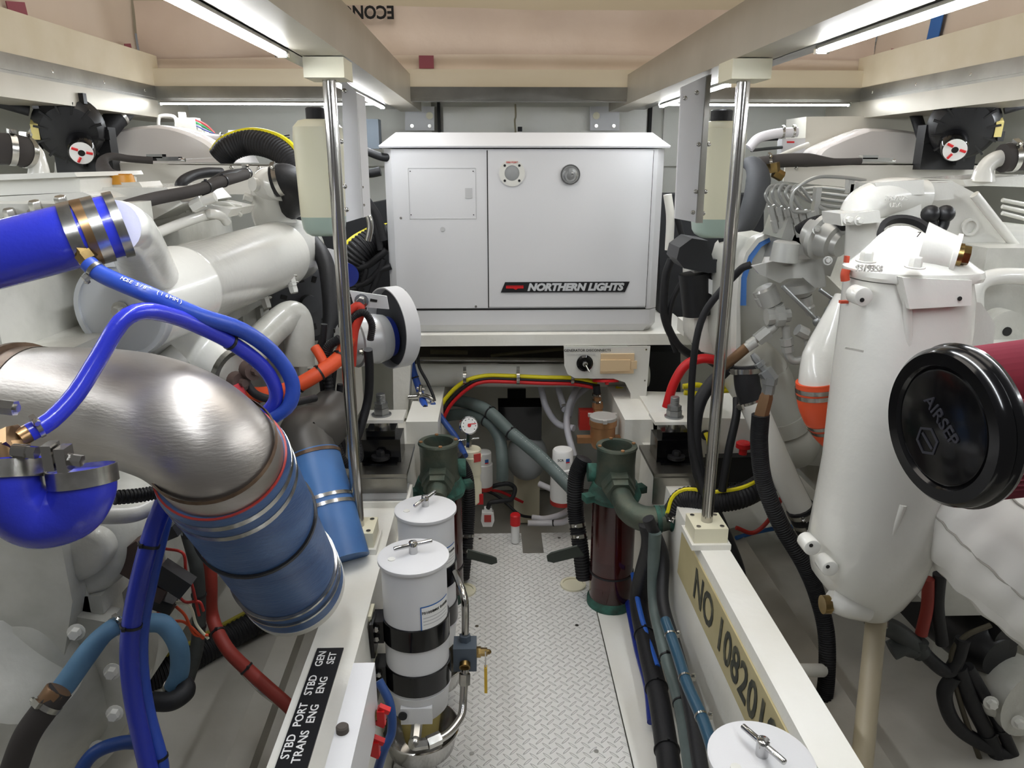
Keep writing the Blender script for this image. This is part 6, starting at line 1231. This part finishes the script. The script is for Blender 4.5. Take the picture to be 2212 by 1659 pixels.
b = B(); b.cyl(P(1670, 352, 2.45), P(1672, 372, 2.45), .02, seg=6); b.cyl(P(1672, 372, 2.45), P(1690, 382, 2.45), .017, seg=6); b.solo('brass_elbow', brass, 'brass elbow fitting at the left end of the right tray', 'fitting')
hose('water_hose', 'white hose with two clamps curving left behind the right engine', PP((1618, 320, 2.9), (1640, 298, 2.9), (1680, 288, 2.9), (1722, 285, 2.9)), .018, M('white pvc hose', ''), clamps=(.75, .93))
wb = thing('breaker_box', 'white box with red and grey label behind the right engine', 'box', P(1715, 345, 2.95)); b = B(); slab(b, [(1690, 300), (1740, 298), (1740, 342), (1688, 345)], 2.95, .05, bev=.003); b.put('casing', powder, wb); b = B(); slab(b, [(1700, 305), (1716, 305), (1716, 309), (1700, 309)], 2.947, .002); b.put('red_label', red, wb)
for i in range(3): text(('DANGER', 'HIGH', 'VOLTAGE')[i], P(1708, 315 + i * 6, 2.946), .008, (1, 0, 0), (0, 0, 1), ink, wb) if False else None
b = B(); b.prism(PP((1742, 252, 2.95), (1985, 250, 2.95), (2055, 352, 2.95), (1738, 352, 2.95)), (0, .2, 0), bev=.004); b.solo('equipment_box', M('cream panel box', 'CFCCC0', .45), 'cream flat fronted box behind the right moulded housing', 'box')
hose('battery_cable', 'white strip cable slanting across behind the right stanchion', PP((1655, 352, 2.8), (1700, 330, 2.85), (1745, 312, 2.9)), .009, gel, cat='cable')
for i, (q, m) in enumerate((([(1625, 310), (1650, 302), (1680, 300)], black), ([(1622, 325), (1650, 322), (1690, 318)], greyh), ([(1620, 345), (1650, 342), (1685, 340)], red))):
    hose('wire', ('black cable, topmost of three behind the right stanchion top', 'grey cable, middle of three behind the right stanchion top', 'red cable, lowest of three behind the right stanchion top')[i], [P(x, y, 2.95) for x, y in q], .006, m, cat='cable')
# white battery tray shelf, red knob, black boxes
bx_ = thing('battery_box', 'white battery box with cable grommet and red isolator knob behind the right stanchion', 'box', P(1530, 1010, 2.35))
b = B(); slab(b, [(1410, 900), (1640, 905), (1640, 985), (1415, 990)], 2.42, .3, bev=.008); b.put('box_body', gel, bx_)
b = B(); q = P(1605, 975, 2.36); b.lathe(q - Zv * .01, q + Zv * .035, [(0, .014), (.5, .014), (.55, .026), (.9, .026), (1, .02)], 24); b.put('isolator_knob', red, bx_)
b = B(); b.cyl(P(1525, 940, 2.415), P(1525, 940, 2.405), .018); b.put('grommet', black, bx_)
sb_ = thing('battery', 'black battery case with faint side lettering below the white box', 'battery', P(1600, 1080, 2.3)); b = B(); slab(b, [(1530, 990), (1700, 985), (1700, 1060), (1535, 1065)], 2.38, .2, bev=.006); b.put('case', blackp, sb_)
text('SIDE-', P(1588, 1046, 2.377), .022, (1, 0, 0), (0, 0, 1), M('faint lettering', '4A4A4C', .5), sb_)
hose('battery_cable', 'yellow cable dropping from the grommet in the white battery box', PP((1525, 935, 2.39), (1532, 955, 2.37), (1534, 1000, 2.36)), .009, yellow, cat='cable')
hose('battery_cable', 'yellow ribbed cable curving under the black battery case', PP((1540, 1090, 2.2), (1590, 1085, 2.18), (1630, 1062, 2.18), (1655, 1030, 2.2), (1668, 985, 2.22)), .009, yellow, cat='cable', rib=.012, ribd=.15)
for i, q in enumerate((((1475, 835), (1510, 832), (1540, 845), (1590, 840)), ((1478, 848), (1520, 850), (1560, 835), (1592, 828)))):
    hose('battery_cable', ('yellow cable, upper of two crossing behind the right stanchion', 'yellow cable, lower of two crossing behind the right stanchion')[i], [P(x, y, 2.35) for x, y in q], .009, yellow, cat='cable')
hose('battery_cable', 'thick red cable bending down left of the right stanchion', PP((1550, 778, 2.3), (1515, 775, 2.3), (1480, 790, 2.3), (1455, 830, 2.3), (1440, 880, 2.3)), .0155, red, cat='cable')
for i, (q, r) in enumerate(((((1450, 560), (1438, 600), (1435, 680), (1460, 740), (1495, 770)), .014), (((1478, 600), (1452, 650), (1445, 710), (1460, 760)), .009), (((1455, 840), (1450, 870), (1455, 910)), .008), (((1442, 420), (1448, 470), (1445, 540)), .014), (((1460, 460), (1470, 500), (1480, 530)), .010), (((1480, 640), (1490, 700), (1510, 760), (1560, 800)), .011))):
    hose('wiring_loom', ('black loom bowing beside the generator right edge', 'thin black loom inside the bowing loom right of the generator', 'short black cable beside the right mount stud', 'white edged hose against the generator right flank', 'short black hose under the right coolant tank', 'black loom slanting behind the white upright box')[i], [P(x, y, 2.5) for x, y in q], r, gel if i == 3 else black, cat='cable')
b = B(); b.box(P(1500, 705, 2.6), (.1, .1, .05), bev=.005); b.solo('ledge_box', gel, 'small white ledge box right of the generator base', 'box')
hose('battery_cable', 'red cable coiled low behind the striped suction hose', PP((1590, 1140, 2.0), (1630, 1150, 2.0), (1670, 1110, 2.0), (1700, 1040, 2.0), (1690, 1000, 2.0)), .0065, redp, cat='cable')
hose('blue_strap', 'flat blue strap lying on the hull behind the right stringer', [PZ(1590, 1162, .1), PZ(1640, 1148, .1), PZ(1700, 1138, .1), PZ(1760, 1135, .1)], .008, tapeb, cat='strap')

b = B(); slab(b, [(1985, 1230), (2060, 1240), (2160, 1330), (2200, 1480), (2060, 1420), (1990, 1340)], 1.85, .1, bev=.02); b.solo('dark_backdrop', M('gap darkening black', ''), 'dark backdrop slab added to darken the gap between aftercooler and right gear housing', 'housing')  # added black slab; the gap's darkness is put into its colour
